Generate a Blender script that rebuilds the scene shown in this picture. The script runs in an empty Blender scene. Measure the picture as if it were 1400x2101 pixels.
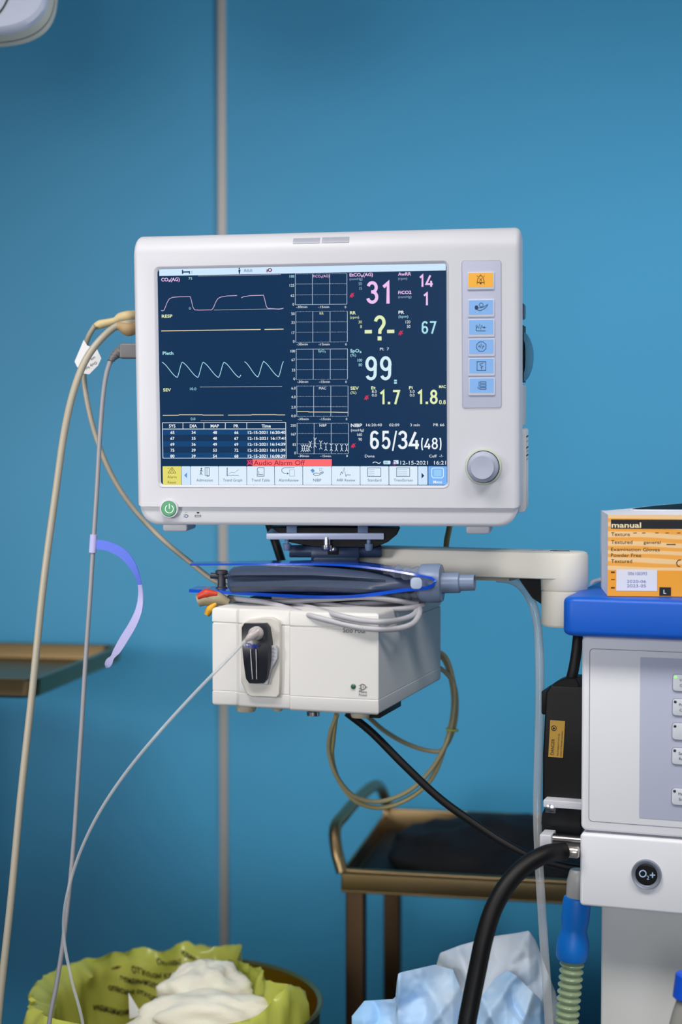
import bpy, bmesh, math, random
from mathutils import Vector, Matrix, Euler, noise
random.seed(7)
PI = math.pi
SC = bpy.context.scene
COL = SC.collection

# ------------------------------------------------------------------ camera model
FPX, HOR = 3300.0, 920.0
PITCH = math.atan2(1050.5 - HOR, FPX)
CAM = Vector((0, 0, 1.35))
CR = Euler((PI / 2 - PITCH, 0, 0)).to_matrix()


def ray(px, py):
    return CR @ Vector(((px - 700) / FPX, (1050.5 - py) / FPX, -1))


def W(px, py, Y):
    d = ray(px, py)
    return CAM + d * (Y / d.y)


def Wz(px, py, z):
    d = ray(px, py)
    return CAM + d * ((z - CAM.z) / d.z)


class Fr:
    """A thing's own axes: x along its face, y into depth, z up."""
    def __init__(s, origin, yaw=0, tilt=0, roll=0):
        R = (Matrix.Rotation(-math.radians(yaw), 3, 'Z') @ Matrix.Rotation(math.radians(tilt), 3, 'X')
             @ Matrix.Rotation(math.radians(roll), 3, 'Y'))
        s.R = R
        s.M = Matrix.Translation(origin) @ R.to_4x4()
        s.I = s.M.inverted()

    def at(s, px, py, dy=0.0):
        o = s.I @ CAM
        d = s.R.transposed() @ ray(px, py)
        return o + d * ((dy - o.y) / d.y)

    def loc(s, p):
        return s.I @ p


# ------------------------------------------------------------------ materials
def lin(c):
    return tuple(((v / 255) / 12.92 if v / 255 <= .04045 else ((v / 255 + .055) / 1.055) ** 2.4) for v in c)


MATS = {}


def mat(name, col=(200, 200, 200), rough=.5, metal=0., coat=0., trans=0., ior=1.45, emit=None, es=1.0,
        bump=0., bscale=300., var=.03, vscale=12., alpha=1., sub=0., spec=.5, col2=None, rvar=.0):
    if name in MATS:
        return MATS[name]
    m = bpy.data.materials.new(name)
    m.use_nodes = True
    nt = m.node_tree
    b = nt.nodes['Principled BSDF']
    L = nt.links
    c = (*lin(col), 1)
    b.inputs['Base Color'].default_value = c
    b.inputs['Roughness'].default_value = rough
    b.inputs['Metallic'].default_value = metal
    b.inputs['Coat Weight'].default_value = coat
    b.inputs['Coat Roughness'].default_value = .08
    b.inputs['Transmission Weight'].default_value = trans
    b.inputs['IOR'].default_value = ior
    b.inputs['Specular IOR Level'].default_value = spec
    b.inputs['Alpha'].default_value = alpha
    if sub:
        b.inputs['Subsurface Weight'].default_value = sub
        b.inputs['Subsurface Scale'].default_value = .01
    if emit:
        b.inputs['Emission Color'].default_value = (*lin(emit), 1)
        b.inputs['Emission Strength'].default_value = es
    tc = nt.nodes.new('ShaderNodeTexCoord')
    if var and not emit:
        n = nt.nodes.new('ShaderNodeTexNoise')
        n.inputs['Scale'].default_value = vscale
        n.inputs['Detail'].default_value = 3
        L.new(tc.outputs['Object'], n.inputs['Vector'])
        r = nt.nodes.new('ShaderNodeValToRGB')
        l = lin(col)
        if col2:
            r.color_ramp.elements[0].color = c
            r.color_ramp.elements[1].color = (*lin(col2), 1)
            r.color_ramp.elements[0].position = .42
            r.color_ramp.elements[1].position = .58
        else:
            r.color_ramp.elements[0].color = (*[v * (1 - var) for v in l], 1)
            r.color_ramp.elements[1].color = (*[min(1, v * (1 + var)) for v in l], 1)
        L.new(n.outputs['Fac'], r.inputs['Fac'])
        L.new(r.outputs['Color'], b.inputs['Base Color'])
    if bump:
        n2 = nt.nodes.new('ShaderNodeTexNoise')
        n2.inputs['Scale'].default_value = bscale
        n2.inputs['Detail'].default_value = 4
        L.new(tc.outputs['Object'], n2.inputs['Vector'])
        bp = nt.nodes.new('ShaderNodeBump')
        bp.inputs['Strength'].default_value = bump
        bp.inputs['Distance'].default_value = .002
        L.new(n2.outputs['Fac'], bp.inputs['Height'])
        L.new(bp.outputs['Normal'], b.inputs['Normal'])
    MATS[name] = m
    return m


def clear_mat(name, col, mix, rough=.15, coat=.6):
    """Clear plastic: partly see-through, partly a pale glossy skin."""
    if name in MATS:
        return MATS[name]
    m = mat(name, col, rough, coat=coat)
    nt = m.node_tree
    b = nt.nodes['Principled BSDF']
    out = nt.nodes['Material Output']
    t = nt.nodes.new('ShaderNodeBsdfTransparent')
    t.inputs['Color'].default_value = (*[.55 + .45 * v for v in lin(col)], 1)
    lw = nt.nodes.new('ShaderNodeLayerWeight')
    lw.inputs['Blend'].default_value = .35
    mr = nt.nodes.new('ShaderNodeMapRange')
    mr.inputs['To Min'].default_value = mix
    mr.inputs['To Max'].default_value = min(1., mix + .5)
    ms = nt.nodes.new('ShaderNodeMixShader')
    nt.links.new(lw.outputs['Facing'], mr.inputs['Value'])
    nt.links.new(mr.outputs['Result'], ms.inputs['Fac'])
    nt.links.new(t.outputs['BSDF'], ms.inputs[1])
    nt.links.new(b.outputs['BSDF'], ms.inputs[2])
    nt.links.new(ms.outputs['Shader'], out.inputs['Surface'])
    return m


def E(name, col, es=1.0):
    return mat(name, (4, 5, 8), .4, emit=col, es=es, spec=.08)


# ------------------------------------------------------------------ mesh builder
def catmull(pts, n=10):
    pts = [Vector(p) for p in pts]
    if len(pts) < 3:
        return pts
    P = [pts[0] * 2 - pts[1]] + pts + [pts[-1] * 2 - pts[-2]]
    out = []
    for i in range(1, len(P) - 2):
        p0, p1, p2, p3 = P[i - 1:i + 3]
        t0 = 0.0
        t1 = t0 + max(1e-6, (p1 - p0).length) ** .5
        t2 = t1 + max(1e-6, (p2 - p1).length) ** .5
        t3 = t2 + max(1e-6, (p3 - p2).length) ** .5
        for k in range(n):
            t = t1 + (t2 - t1) * k / n
            a1 = p0 * ((t1 - t) / (t1 - t0)) + p1 * ((t - t0) / (t1 - t0))
            a2 = p1 * ((t2 - t) / (t2 - t1)) + p2 * ((t - t1) / (t2 - t1))
            a3 = p2 * ((t3 - t) / (t3 - t2)) + p3 * ((t - t2) / (t3 - t2))
            b1 = a1 * ((t2 - t) / (t2 - t0)) + a2 * ((t - t0) / (t2 - t0))
            b2 = a2 * ((t3 - t) / (t3 - t1)) + a3 * ((t - t1) / (t3 - t1))
            out.append(b1 * ((t2 - t) / (t2 - t1)) + b2 * ((t - t1) / (t2 - t1)))
    out.append(pts[-1])
    return out


def rrect(x0, x1, z0, z1, r, n=6):
    r = max(1e-5, min(r, (x1 - x0) / 2 - 1e-6, (z1 - z0) / 2 - 1e-6))
    o = []
    for cx, cz, a in ((x1 - r, z0 + r, -90), (x1 - r, z1 - r, 0), (x0 + r, z1 - r, 90), (x0 + r, z0 + r, 180)):
        for k in range(n + 1):
            t = math.radians(a + 90 * k / n)
            o.append((cx + r * math.cos(t), cz + r * math.sin(t)))
    return o


FONTC = {}


def glyphs(s, bold):
    k = (s, bold)
    if k not in FONTC:
        cu = bpy.data.curves.new('lettering', 'FONT')
        cu.body = s
        cu.size = 1
        cu.resolution_u = 3
        cu.offset = .022 if bold else 0
        ob = bpy.data.objects.new('lettering', cu)
        m = ob.to_mesh()
        vs = [(v.co.x, v.co.y) for v in m.vertices]
        fs = [tuple(p.vertices) for p in m.polygons]
        ob.to_mesh_clear()
        bpy.data.objects.remove(ob)
        bpy.data.curves.remove(cu)
        FONTC[k] = (vs, fs)
    return FONTC[k]


def arc(cx, cy, rx, ry, a0, a1, n=10):
    return [(cx + rx * math.cos(math.radians(a0 + (a1 - a0) * k / n)), cy + ry * math.sin(math.radians(a0 + (a1 - a0) * k / n))) for k in range(n + 1)]


NUM = {
    '0': [arc(.5, .72, .5, .28, 0, 180) + arc(.5, .28, .5, .28, 180, 360) + [(1, .72)]],
    '1': [[(.0, .80), (.30, .86), (.88, 1.0), (.88, 0)]],
    '3': [arc(.48, .76, .46, .24, 165, -80, 14)[:-1] + [(.52, .53), (.36, .53)], [(.52, .53)] + arc(.48, .265, .52, .265, 78, -165, 14)],
    '4': [[(.62, 1.0), (.0, .24), (1.0, .24)], [(.74, .52), (.74, 0)]],
    '5': [[(.92, 1.0), (.12, 1.0), (.06, .50)] + arc(.47, .31, .53, .31, 125, -160, 16)],
    '6': [arc(.52, .76, .46, .24, 25, 180, 10) + [(.04, .28)] + arc(.5, .28, .47, .28, 180, 520, 18)],
    '7': [[(.0, 1.0), (1.0, 1.0), (.36, 0)]],
    '8': [arc(.5, .765, .42, .235, -90, 270, 18), arc(.5, .265, .5, .265, 90, 450, 18)],
    '9': [arc(.48, .24, .46, .24, 205, 360, 10) + [(.96, .72)] + arc(.5, .72, .47, .28, 0, 340, 18)],
    '(': [arc(1.0, .5, 1.0, .5, 115, 245, 10)],
    ')': [arc(0, .5, 1.0, .5, 65, -65, 10)],
    '?': [arc(.5, .755, .5, .245, 170, -30, 14) + [(.74, .52), (.53, .40), (.50, .24)]],
}


class MB:
    def __init__(s):
        s.v, s.f, s.mi, s.mats = [], [], [], []

    def slot(s, m):
        if m not in s.mats:
            s.mats.append(m)
        return s.mats.index(m)

    def add(s, vs, fs, m):
        o = len(s.v)
        k = s.slot(m)
        s.v += [tuple(v) for v in vs]
        for f in fs:
            s.f.append(tuple(i + o for i in f))
            s.mi.append(k)
        return s

    def rings(s, R, m, cap0=True, cap1=True, closed=True):
        n = len(R[0])
        vs = [p for r in R for p in r]
        fs = []
        for i in range(len(R) - 1):
            for j in range(n if closed else n - 1):
                a, b = i * n + j, i * n + (j + 1) % n
                fs.append((a, b, b + n, a + n))
        if cap0:
            fs.append(tuple(range(n - 1, -1, -1)))
        if cap1:
            fs.append(tuple(range((len(R) - 1) * n, len(R) * n)))
        return s.add(vs, fs, m)

    def rbox(s, x0, x1, y0, y1, z0, z1, m, r=.002, e=.001, n=5):
        """box, corner radius r in the x-z face, edges rounded by e along y"""
        R = []
        st = 3 if e > 0 else 1
        e = min(e, (y1 - y0) / 2 - 1e-6, (x1 - x0) / 2 - 1e-6, (z1 - z0) / 2 - 1e-6)
        for k in range(st + 1):
            a = PI / 2 * k / st
            d = e * (1 - math.sin(a))
            R.append([(x, y0 + e * (1 - math.cos(a)), z) for x, z in rrect(x0 + d, x1 - d, z0 + d, z1 - d, r - d, n)])
        for k in range(st, -1, -1):
            a = PI / 2 * k / st
            d = e * (1 - math.sin(a))
            R.append([(x, y1 - e * (1 - math.cos(a)), z) for x, z in rrect(x0 + d, x1 - d, z0 + d, z1 - d, r - d, n)])
        return s.rings(R, m)

    def zbox(s, x0, x1, y0, y1, z0, z1, m, r=.002, e=.001, n=5):
        """like rbox but the rounded outline lies in plan (x-y), extruded along z"""
        t = MB().rbox(x0, x1, z0, z1, y0, y1, m, r, e, n)
        return s.add([(x, z, y) for x, y, z in t.v], [f[::-1] for f in t.f], m)

    def prism(s, poly, y0, y1, m, e=0.0, axis='y'):
        c = (sum(p[0] for p in poly) / len(poly), sum(p[1] for p in poly) / len(poly))

        def ring(y, d):
            o = []
            for p in poly:
                dx, dz = p[0] - c[0], p[1] - c[1]
                L = math.hypot(dx, dz) or 1
                k = (L - d) / L
                o.append((c[0] + dx * k, y, c[1] + dz * k))
            return o
        R = [ring(y0, e), ring(y0 + e, 0), ring(y1 - e, 0), ring(y1, e)] if e else [ring(y0, 0), ring(y1, 0)]
        if axis == 'z':
            R = [[(x, z, y) for x, y, z in r] for r in R]
        if axis == 'x':
            R = [[(y, x, z) for x, y, z in r] for r in R]
        return s.rings(R, m)

    def tube(s, pts, r, m, n=10, smooth=0, cap=True):
        if smooth:
            pts = catmull(pts, smooth)
        pts = [Vector(p) for p in pts]
        rs = r if isinstance(r, (list, tuple)) else None
        N = len(pts)
        if rs and len(rs) != N:
            rs = [rs[min(len(rs) - 1, int(i / (N - 1) * (len(rs) - 1)))] * (1 - (i / (N - 1) * (len(rs) - 1)) % 1)
                  + rs[min(len(rs) - 1, int(i / (N - 1) * (len(rs) - 1)) + 1)] * ((i / (N - 1) * (len(rs) - 1)) % 1)
                  for i in range(N)]
        T = [(pts[min(i + 1, N - 1)] - pts[max(i - 1, 0)]).normalized() for i in range(N)]
        u = T[0].orthogonal().normalized()
        R = []
        for i in range(N):
            u = (u - T[i] * u.dot(T[i])).normalized()
            w = T[i].cross(u)
            q = rs[i] if rs else r
            R.append([tuple(pts[i] + (u * math.cos(2 * PI * k / n) + w * math.sin(2 * PI * k / n)) * q)
                      for k in range(n)])
        return s.rings(R, m, cap, cap)

    def lathe(s, prof, o, ax, m, n=28, cap0=True, cap1=True):
        o = Vector(o)
        ax = Vector(ax).normalized()
        u = ax.orthogonal().normalized()
        w = ax.cross(u)
        R = [[tuple(o + ax * h + (u * math.cos(2 * PI * k / n) + w * math.sin(2 * PI * k / n)) * max(r, 1e-5))
              for k in range(n)] for r, h in prof]
        return s.rings(R, m, cap0, cap1)

    # flat marks on a thing's face; px coordinates are turned into the face's own metres
    def flat(s, fr, pts, m, dy):
        return s.add([fr.at(x, y, dy) for x, y in pts], [tuple(range(len(pts)))], m)

    def rect(s, fr, x0, y0, x1, y1, m, dy, r=0):
        a, b = fr.at(x0, y1, dy), fr.at(x1, y0, dy)
        if r:
            k = (b.x - a.x) / (x1 - x0)
            o = rrect(a.x, b.x, a.z, b.z, r * k, 4)
        else:
            o = [(a.x, a.z), (b.x, a.z), (b.x, b.z), (a.x, b.z)]
        return s.add([(x, dy, z) for x, z in o], [tuple(range(len(o)))], m)

    def line(s, fr, pts, w, m, dy, closed=False):
        P = [fr.at(x, y, dy) for x, y in pts]
        if closed:
            P.append(P[0])
        k = (fr.at(pts[0][0] + 10, pts[0][1], dy) - fr.at(pts[0][0], pts[0][1], dy)).length / 10
        h = w * k / 2
        vs = []
        n = len(P)
        for i in range(n):
            a = P[i - 1] if i else P[0]
            b = P[i + 1] if i < n - 1 else P[-1]
            if closed and i in (0, n - 1):
                a, b = P[n - 2], P[1]
            d1, d2 = (P[i] - a), (b - P[i])
            d1 = d1.normalized() if d1.length > 1e-9 else d2.normalized()
            d2 = d2.normalized() if d2.length > 1e-9 else d1
            t = d1 + d2
            t = t.normalized() if t.length > 1e-6 else d1
            nn = Vector((-t.z, 0, t.x))
            q = h / max(.5, nn.dot(Vector((-d1.z, 0, d1.x))))
            vs += [P[i] + nn * q, P[i] - nn * q]
        return s.add(vs, [(2 * i + 1, 2 * i + 3, 2 * i + 2, 2 * i) for i in range(n - 1)], m)

    def dots(s, fr, x0, y0, x1, y1, m, dy, step=3.0, w=1.1):
        n = int(abs(x1 - x0) / step)
        for i in range(n):
            a, b = i / n, (i + .5) / n
            s.line(fr, [(x0 + (x1 - x0) * a, y0 + (y1 - y0) * a), (x0 + (x1 - x0) * b, y0 + (y1 - y0) * b)], w, m, dy)
        return s

    def ell(s, fr, cx, cy, r, m, dy, n=20, ry=None, w=0):
        p = [(cx + r * math.cos(2 * PI * k / n), cy + (ry or r) * math.sin(2 * PI * k / n)) for k in range(n)]
        return s.line(fr, p, w, m, dy, True) if w else s.flat(fr, p, m, dy)

    def txt(s, fr, st, x, y, h, m, dy, al='l', x1=None, bold=False, sx=1.0, rot=0):
        """lettering with baseline at y (px), capitals h px high; x1 stretches it to end there"""
        vs, fs = glyphs(st, bold)
        if not vs:
            return s
        p0 = fr.at(x, y, dy)
        k = (fr.at(x + 10, y, dy) - p0).length / 10
        sc = h * k / .69
        lo, hi = min(v[0] for v in vs), max(v[0] for v in vs)
        if x1 is not None:
            sx = (x1 - x) * k / ((hi - lo) * sc)
        off = {'l': lo, 'c': (lo + hi) / 2, 'r': hi}[al]
        c, q = math.cos(math.radians(rot)), math.sin(math.radians(rot))
        o = []
        for a, b in vs:
            a, b = (a - off) * sc * sx, b * sc
            o.append((p0.x + a * c - b * q, dy, p0.z + a * q + b * c))
        return s.add(o, fs, m)

    def num(s, fr, ch, x0, x1, yb, yt, w, m, dy):
        """one narrow numeral as constant-width strokes filling the px box"""
        h = w / 2
        for st in NUM[ch]:
            s.line(fr, [(x0 + h + (x1 - x0 - w) * u, yb - h - (yb - yt - w) * v) if ch not in '147' else
                        (x0 + h * .6 + (x1 - x0 - 1.4 * h) * u, yb - (yb - yt - h) * v) for u, v in st], w, m, dy)
        return s

    def build(s, name, parent=None, world=False, angle=40, bev=0):
        me = bpy.data.meshes.new(name)
        v = s.v
        if world and parent is not None:
            I = MAT[parent.name].inverted()
            v = [tuple(I @ Vector(p)) for p in v]
        o = bpy.data.objects.new(name, me)
        M = Matrix()
        if parent is None:
            n = len(v)
            c = Vector((sum(p[0] for p in v) / n, sum(p[1] for p in v) / n, min(p[2] for p in v)))
            v = [(p[0] - c.x, p[1] - c.y, p[2] - c.z) for p in v]
            M = Matrix.Translation(c)
            o.location = c
        else:
            o.parent = parent
            M = MAT[parent.name]
        me.from_pydata(v, [], s.f)
        for m in s.mats:
            me.materials.append(m)
        me.polygons.foreach_set('material_index', s.mi)
        me.polygons.foreach_set('use_smooth', [True] * len(s.f))
        me.validate()
        bm = bmesh.new()
        bm.from_mesh(me)
        bmesh.ops.recalc_face_normals(bm, faces=bm.faces)
        bm.to_mesh(me)
        bm.free()
        me.set_sharp_from_angle(angle=math.radians(angle))
        COL.objects.link(o)
        MAT[o.name] = M
        if bev:
            b = o.modifiers.new('edge_rounding', 'BEVEL')
            b.width = bev
            b.segments = 3
            b.limit_method = 'ANGLE'
            b.angle_limit = math.radians(35)
        return o


MAT = {}


def tag(o, label, cat, group=None):
    o['label'] = label
    o['category'] = cat
    if group:
        o['group'] = group
    return o


def thing(name, label, cat, fr_or_loc, group=None):
    o = bpy.data.objects.new(name, None)
    o.empty_display_size = .03
    M = fr_or_loc.M if isinstance(fr_or_loc, Fr) else Matrix.Translation(fr_or_loc)
    o.matrix_world = M
    COL.objects.link(o)
    MAT[o.name] = M
    return tag(o, label, cat, group)


def struct(o):
    o['kind'] = 'structure'
    return o


# ------------------------------------------------------------------ shared materials
WHITE = mat('white_plastic', (203, 204, 212), .42, bump=.02, bscale=900)
WARM = mat('warm_white_plastic', (222, 218, 208), .45, bump=.03, bscale=900)
LILAC = mat('lilac_grey_membrane', (186, 190, 212), .5)
GREY = mat('grey_plastic', (150, 156, 172), .45)
BLUEGREY = mat('blue_grey_plastic', (50, 68, 100), .4)
BLACK = mat('black_plastic', (11, 11, 12), .5, bump=.03, bscale=500, spec=.3)
RUBBER = mat('black_rubber', (11, 11, 12), .5, spec=.35)
STEEL = mat('steel', (190, 190, 195), .25, 1.0)
WSTEEL = mat('warm_steel', (160, 136, 98), .36, 1.0, var=.12, vscale=5)
BEIGE = mat('beige_cable_jacket', (170, 163, 147), .4)
CABG = mat('grey_cable_jacket', (150, 150, 156), .4)
INK = mat('black_ink', (22, 24, 30), .6)
BINK = mat('blue_ink', (32, 56, 92), .6)
CLEAR = clear_mat('clear_tube', (222, 224, 226), .24)

# ================================================================== SETTING
WALL_Y = 2.70


def wall_material():
    m = mat('blue_glass_wall', (60, 148, 190), .5, coat=.12, var=.03, vscale=1.5)
    m.node_tree.nodes['Principled BSDF'].inputs['Coat Roughness'].default_value = .38
    return m


BW = wall_material()
struct(MB().rbox(-2.2, 2.4, WALL_Y, WALL_Y + .08, 0, 2.9, BW, .0005, 0).build('wall_back'))
struct(MB().rbox(-2.28, -2.2, -2.6, WALL_Y, 0, 2.9, BW, .0005, 0).build('wall_left'))
struct(MB().rbox(2.4, 2.48, -2.6, WALL_Y, 0, 2.9, BW, .0005, 0).build('wall_right'))
struct(MB().rbox(-2.28, 2.48, -2.6, WALL_Y + .08, -.06, 0, mat('grey_floor', (120, 128, 134), .4, var=.08), .0005, 0).build('floor'))
struct(MB().rbox(-2.28, 2.48, -2.6, WALL_Y + .08, 2.9, 2.96, mat('white_ceiling', (205, 208, 212), .8), .0005, 0).build('ceiling'))
tx0, tx1 = W(449, 900, WALL_Y).x, W(466, 900, WALL_Y).x
mb = MB()
TRIM = mat('aluminium_trim', (176, 172, 166), .45, .35)
mb.rbox(tx0, tx1, WALL_Y - .004, WALL_Y - .0002, 0.0, 2.9, TRIM, .001, .001)
struct(mb.build('trim_1'))

# ================================================================== PATIENT MONITOR
FM = Fr(Vector((-.19064, 1.71906, 1.31137)), 9.618, 2.377, -.0945)
mon = thing('patient_monitor', 'white patient monitor with lit vital signs screen held on the swing arm', 'monitor', FM)
a = FM.at
xl, xr = a(276, 760).x, a(1067, 760).x
zt, zg, zb = a(670, 472).z, a(670, 1041).z, a(670, 1079).z
RT = .024
# bezel: section swept sideways, screen opening left free
sx0, sx1 = a(321.5, 770).x, a(919.5, 770).x
sz0, sz1 = a(620, 998.5).z, a(620, 542).z
xe = .006


def bez_section(inset):
    p = [(0 + inset, zg + inset * .5)]
    for k in range(9):
        t = PI / 2 * k / 8
        p.append((RT - (RT - inset) * math.cos(t), zt - RT + (RT - inset) * math.sin(t)))
    p += [(.050, zt - .004 - inset), (.052, zg + .002)]
    return p


mb = MB()
R = []
for x, i in ((xl, .006), (xl + .0008, .0036), (xl + .0022, .0017), (xl + .004, .0005), (xl + .006, 0),
             (xr - .006, 0), (xr - .004, .0005), (xr - .0022, .0017), (xr - .0008, .0036), (xr, .006)):
    R.append([(x, y, z) for y, z in bez_section(i)])
mb.rings(R, WHITE)
bez = mb.build('bezel', mon)
# cut the screen opening out of the bezel
cut = MB().rbox(sx0, sx1, -.02, .004, sz0, sz1, WHITE, .005, 0).build('cutter', mon)
bm_ = bez.modifiers.new('opening', 'BOOLEAN')
bm_.object = cut
bm_.operation = 'DIFFERENCE'
bm_.solver = 'EXACT'
bpy.context.view_layer.update()
dg = bpy.context.evaluated_depsgraph_get()
nm = bpy.data.meshes.new_from_object(bez.evaluated_get(dg))
bez.modifiers.clear()
old = bez.data
bez.data = nm
nm.name = 'bezel'
bpy.data.meshes.remove(old)
cm = cut.data
bpy.data.objects.remove(cut)
bpy.data.meshes.remove(cm)
nm.polygons.foreach_set('use_smooth', [True] * len(nm.polygons))
nm.set_sharp_from_angle(angle=math.radians(38))
# frame around the screen
mb = MB()
FRM = mat('screen_surround_grey', (196, 198, 210), .5)
o1, o2 = rrect(sx0, sx1, sz0, sz1, .005), rrect(sx0 + .0026, sx1 - .0014, sz0 + .0016, sz1 - .0026, .0035)
mb.rings([[(x, -.0006, z) for x, z in rrect(sx0 - .0008, sx1 + .0008, sz0 - .0008, sz1 + .0008, .0055)],
          [(x, -.0004, z) for x, z in o1], [(x, .0016, z) for x, z in o2]], FRM, False, False)
mb.build('screen_surround', mon)
# back housing
mb = MB()
HOUS = mat('housing_plastic', (206, 207, 210), .5)
mb.rings([[(x, y, z) for x, z in rrect(xl + i, xr - i, zb + j, zt - k, .020)] for y, i, j, k in
          ((.045, .002, .016, .004), (.06, .002, .012, .004), (.10, .003, .012, .010), (.135, .006, .016, .024), (.15, .02, .03, .04))], HOUS)
mb.build('back_housing', mon)
# lower housing below the groove
mb = MB()
lowrings = []
for y, d in ((.0035, .004), (.0041, .0016), (.0058, 0.0), (.05, -.0002), (.10, .002), (.112, .006)):
    lowrings.append([(x, y, z) for x, z in rrect(xl + .002 + d, xr - .002 - d, zb + d, zg + .035, .021, 10)])
mb.rings(lowrings, WHITE)
mb.build('lower_housing', mon)
# alarm lamps in the top
for x0, y0, x1, y1, in ((600, 486.5, 655, 499.5), (659.5, 484.5, 715, 498)):
    p0, p1 = a(x0, y1), a(x1, y0)
    mb = MB()
    # follows the roll of the top edge
    vs, fs = [], []
    zA = p0.z
    nseg = 6
    for k in range(nseg + 1):
        z = zA + (p1.z - zA) * k / nseg
        s_ = (z - (zt - RT)) / RT
        y = RT - RT * math.sqrt(max(0, 1 - max(0, s_) ** 2)) if s_ > 0 else 0
        vs += [(p0.x, y - .0005, z), (p1.x, y - .0005, z), (p1.x, y + .004, z), (p0.x, y + .004, z)]
    R = [vs[4 * k:4 * k + 4] for k in range(nseg + 1)]
    mb.rings(R, mat('lamp_lens', (160, 163, 178), .3))
    mb.build('alarm_lamp', mon)
# key panel
dyp = -.0006
p0, p1 = a(948, 837), a(1029, 535)
mb = MB()
mb.rbox(p0.x, p1.x, dyp, .002, p0.z, p1.z, LILAC, .003, .0003)
kp = mb.build('key_panel', mon)
mb = MB()
mb.line(FM, [(951, 535.5), (1025, 534.5), (1028.5, 538), (1029, 833), (1026, 837.5), (954, 838.5), (950, 835), (948, 539)], .9, GREY, dyp - .0002, True)
mb.build('panel_outline', kp)
KBL, KYE = mat('blue_key_print', (128, 178, 236), .5), mat('amber_key_print', (246, 178, 56), .5)
KCAP = mat('key_cap', (200, 204, 222), .5)
keys = [(961.5, 559.5, 1012, 589.5, 'bell'), (962.5, 615.5, 1012, 645.5, 'cuff'), (962.8, 656, 1012.5, 686.5, 'wave'),
        (963, 696, 1013, 726, 'octagon'), (963.3, 736, 1013, 766, 'strip'), (964, 776, 1013.5, 806, 'list')]
DK = dyp - .0014
for x0, y0, x1, y1, ic in keys:
    p0, p1 = a(x0 - 1.5, y1 + 5.5), a(x1 + 3, y0 - 1.5)
    mb = MB().rbox(p0.x, p1.x, DK, .001, p0.z, p1.z, KCAP, .001, .0004)
    key = mb.build('key', mon)
    mb = MB()
    mb.rect(FM, x0, y0, x1, y1, KYE if ic == 'bell' else KBL, DK - .00015)
    D = DK - .0004
    I = mat('brown_ink', (70, 42, 10), .6) if ic == 'bell' else BINK
    cx, cy = (x0 + x1) / 2, (y0 + y1) / 2
    if ic == 'bell':
        mb.line(FM, [(cx - 7.5, cy + 5), (cx - 5.5, cy - 4), (cx - 3, cy - 8), (cx, cy - 9), (cx + 3, cy - 8), (cx + 5.5, cy - 4), (cx + 7.5, cy + 5)], 1.1, I, D, True)
        mb.ell(FM, cx, cy + 7, 1.8, I, D)
        mb.line(FM, [(cx, cy - 12), (cx, cy - 9)], 1.0, I, D)
        for q in (-1, 1):
            mb.line(FM, [(cx - 3 * q, cy - 4), (cx + 3 * q, cy + 3)], .9, I, D)
            mb.line(FM, [(cx + 6 * q, cy - 7), (cx + 8 * q, cy - 9)], .9, I, D)
            mb.line(FM, [(cx + 6.5 * q, cy + 7), (cx + 8.3 * q, cy + 8.5)], .9, I, D)
    elif ic == 'cuff':
        mb.flat(FM, [(cx - 13, cy), (cx - 11, cy - 4), (cx - 7, cy - 3.5), (cx - 5, cy + 1), (cx - 8, cy + 5.5), (cx - 12, cy + 4)], I, D)
        mb.line(FM, [(cx - 5, cy + 1), (cx + 3, cy + .5), (cx + 9, cy - 3), (cx + 14, cy - 6), (cx + 13, cy - 3), (cx + 7, cy + 3), (cx - 2, cy + 7), (cx - 7, cy + 5)], 1.1, I, D)
        mb.ell(FM, cx + .5, cy - 5, 4, I, D, w=1)
        mb.line(FM, [(cx + .5, cy - 1), (cx + .5, cy + 1.5)], 1, I, D)
    elif ic == 'wave':
        mb.line(FM, [(cx - 10, cy - 5), (cx - 10, cy + 7.5), (cx + 9, cy + 7.5)], 1.1, I, D)
        mb.line(FM, [(cx - 9, cy + 2), (cx - 7, cy - 3), (cx - 5, cy + 3), (cx - 3, cy - 7), (cx - 1, cy + 5), (cx + 1, cy - 4), (cx + 3, cy + .5), (cx + 10, cy + .5)], 1.0, I, D)
        mb.flat(FM, [(cx + 4, cy + .5), (cx + 7, cy - 2), (cx + 7, cy + 3)], I, D)
    elif ic == 'octagon':
        mb.line(FM, [(cx + 10.5 * math.cos(PI / 8 + k * PI / 4), cy + 10.5 * math.sin(PI / 8 + k * PI / 4)) for k in range(8)], 1.1, I, D, True)
        mb.line(FM, [(cx - 6, cy + 1), (cx - 4, cy - 2), (cx - 2, cy + 3), (cx, cy - 6), (cx + 2, cy + 5), (cx + 4, cy - 2), (cx + 6, cy + 1)], 1.1, I, D)
    elif ic == 'strip':
        mb.line(FM, [(cx - 9, cy - 9), (cx + 9, cy - 9), (cx + 9, cy + 9), (cx - 9, cy + 9)], 1.1, I, D, True)
        mb.line(FM, [(cx + 4, cy - 6), (cx - 3, cy - 4), (cx - 2, cy - 1), (cx + 3, cy + 1), (cx - 1, cy + 3), (cx + 1, cy + 5), (cx, cy + 7)], 1.1, I, D)
    else:
        mb.line(FM, [(cx - 9, cy + 3), (cx - 5.5, cy + 7.5), (cx - 5.5, cy - 8)], 1.0, I, D)
        for q in (-6, 0, 6):
            mb.line(FM, [(cx - 3, cy + q - 1.7), (cx + 9, cy + q - 1.7), (cx + 9, cy + q + 1.7), (cx - 3, cy + q + 1.7)], 1.0, I, D, True)
    mb.build('key_symbol', key)
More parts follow.
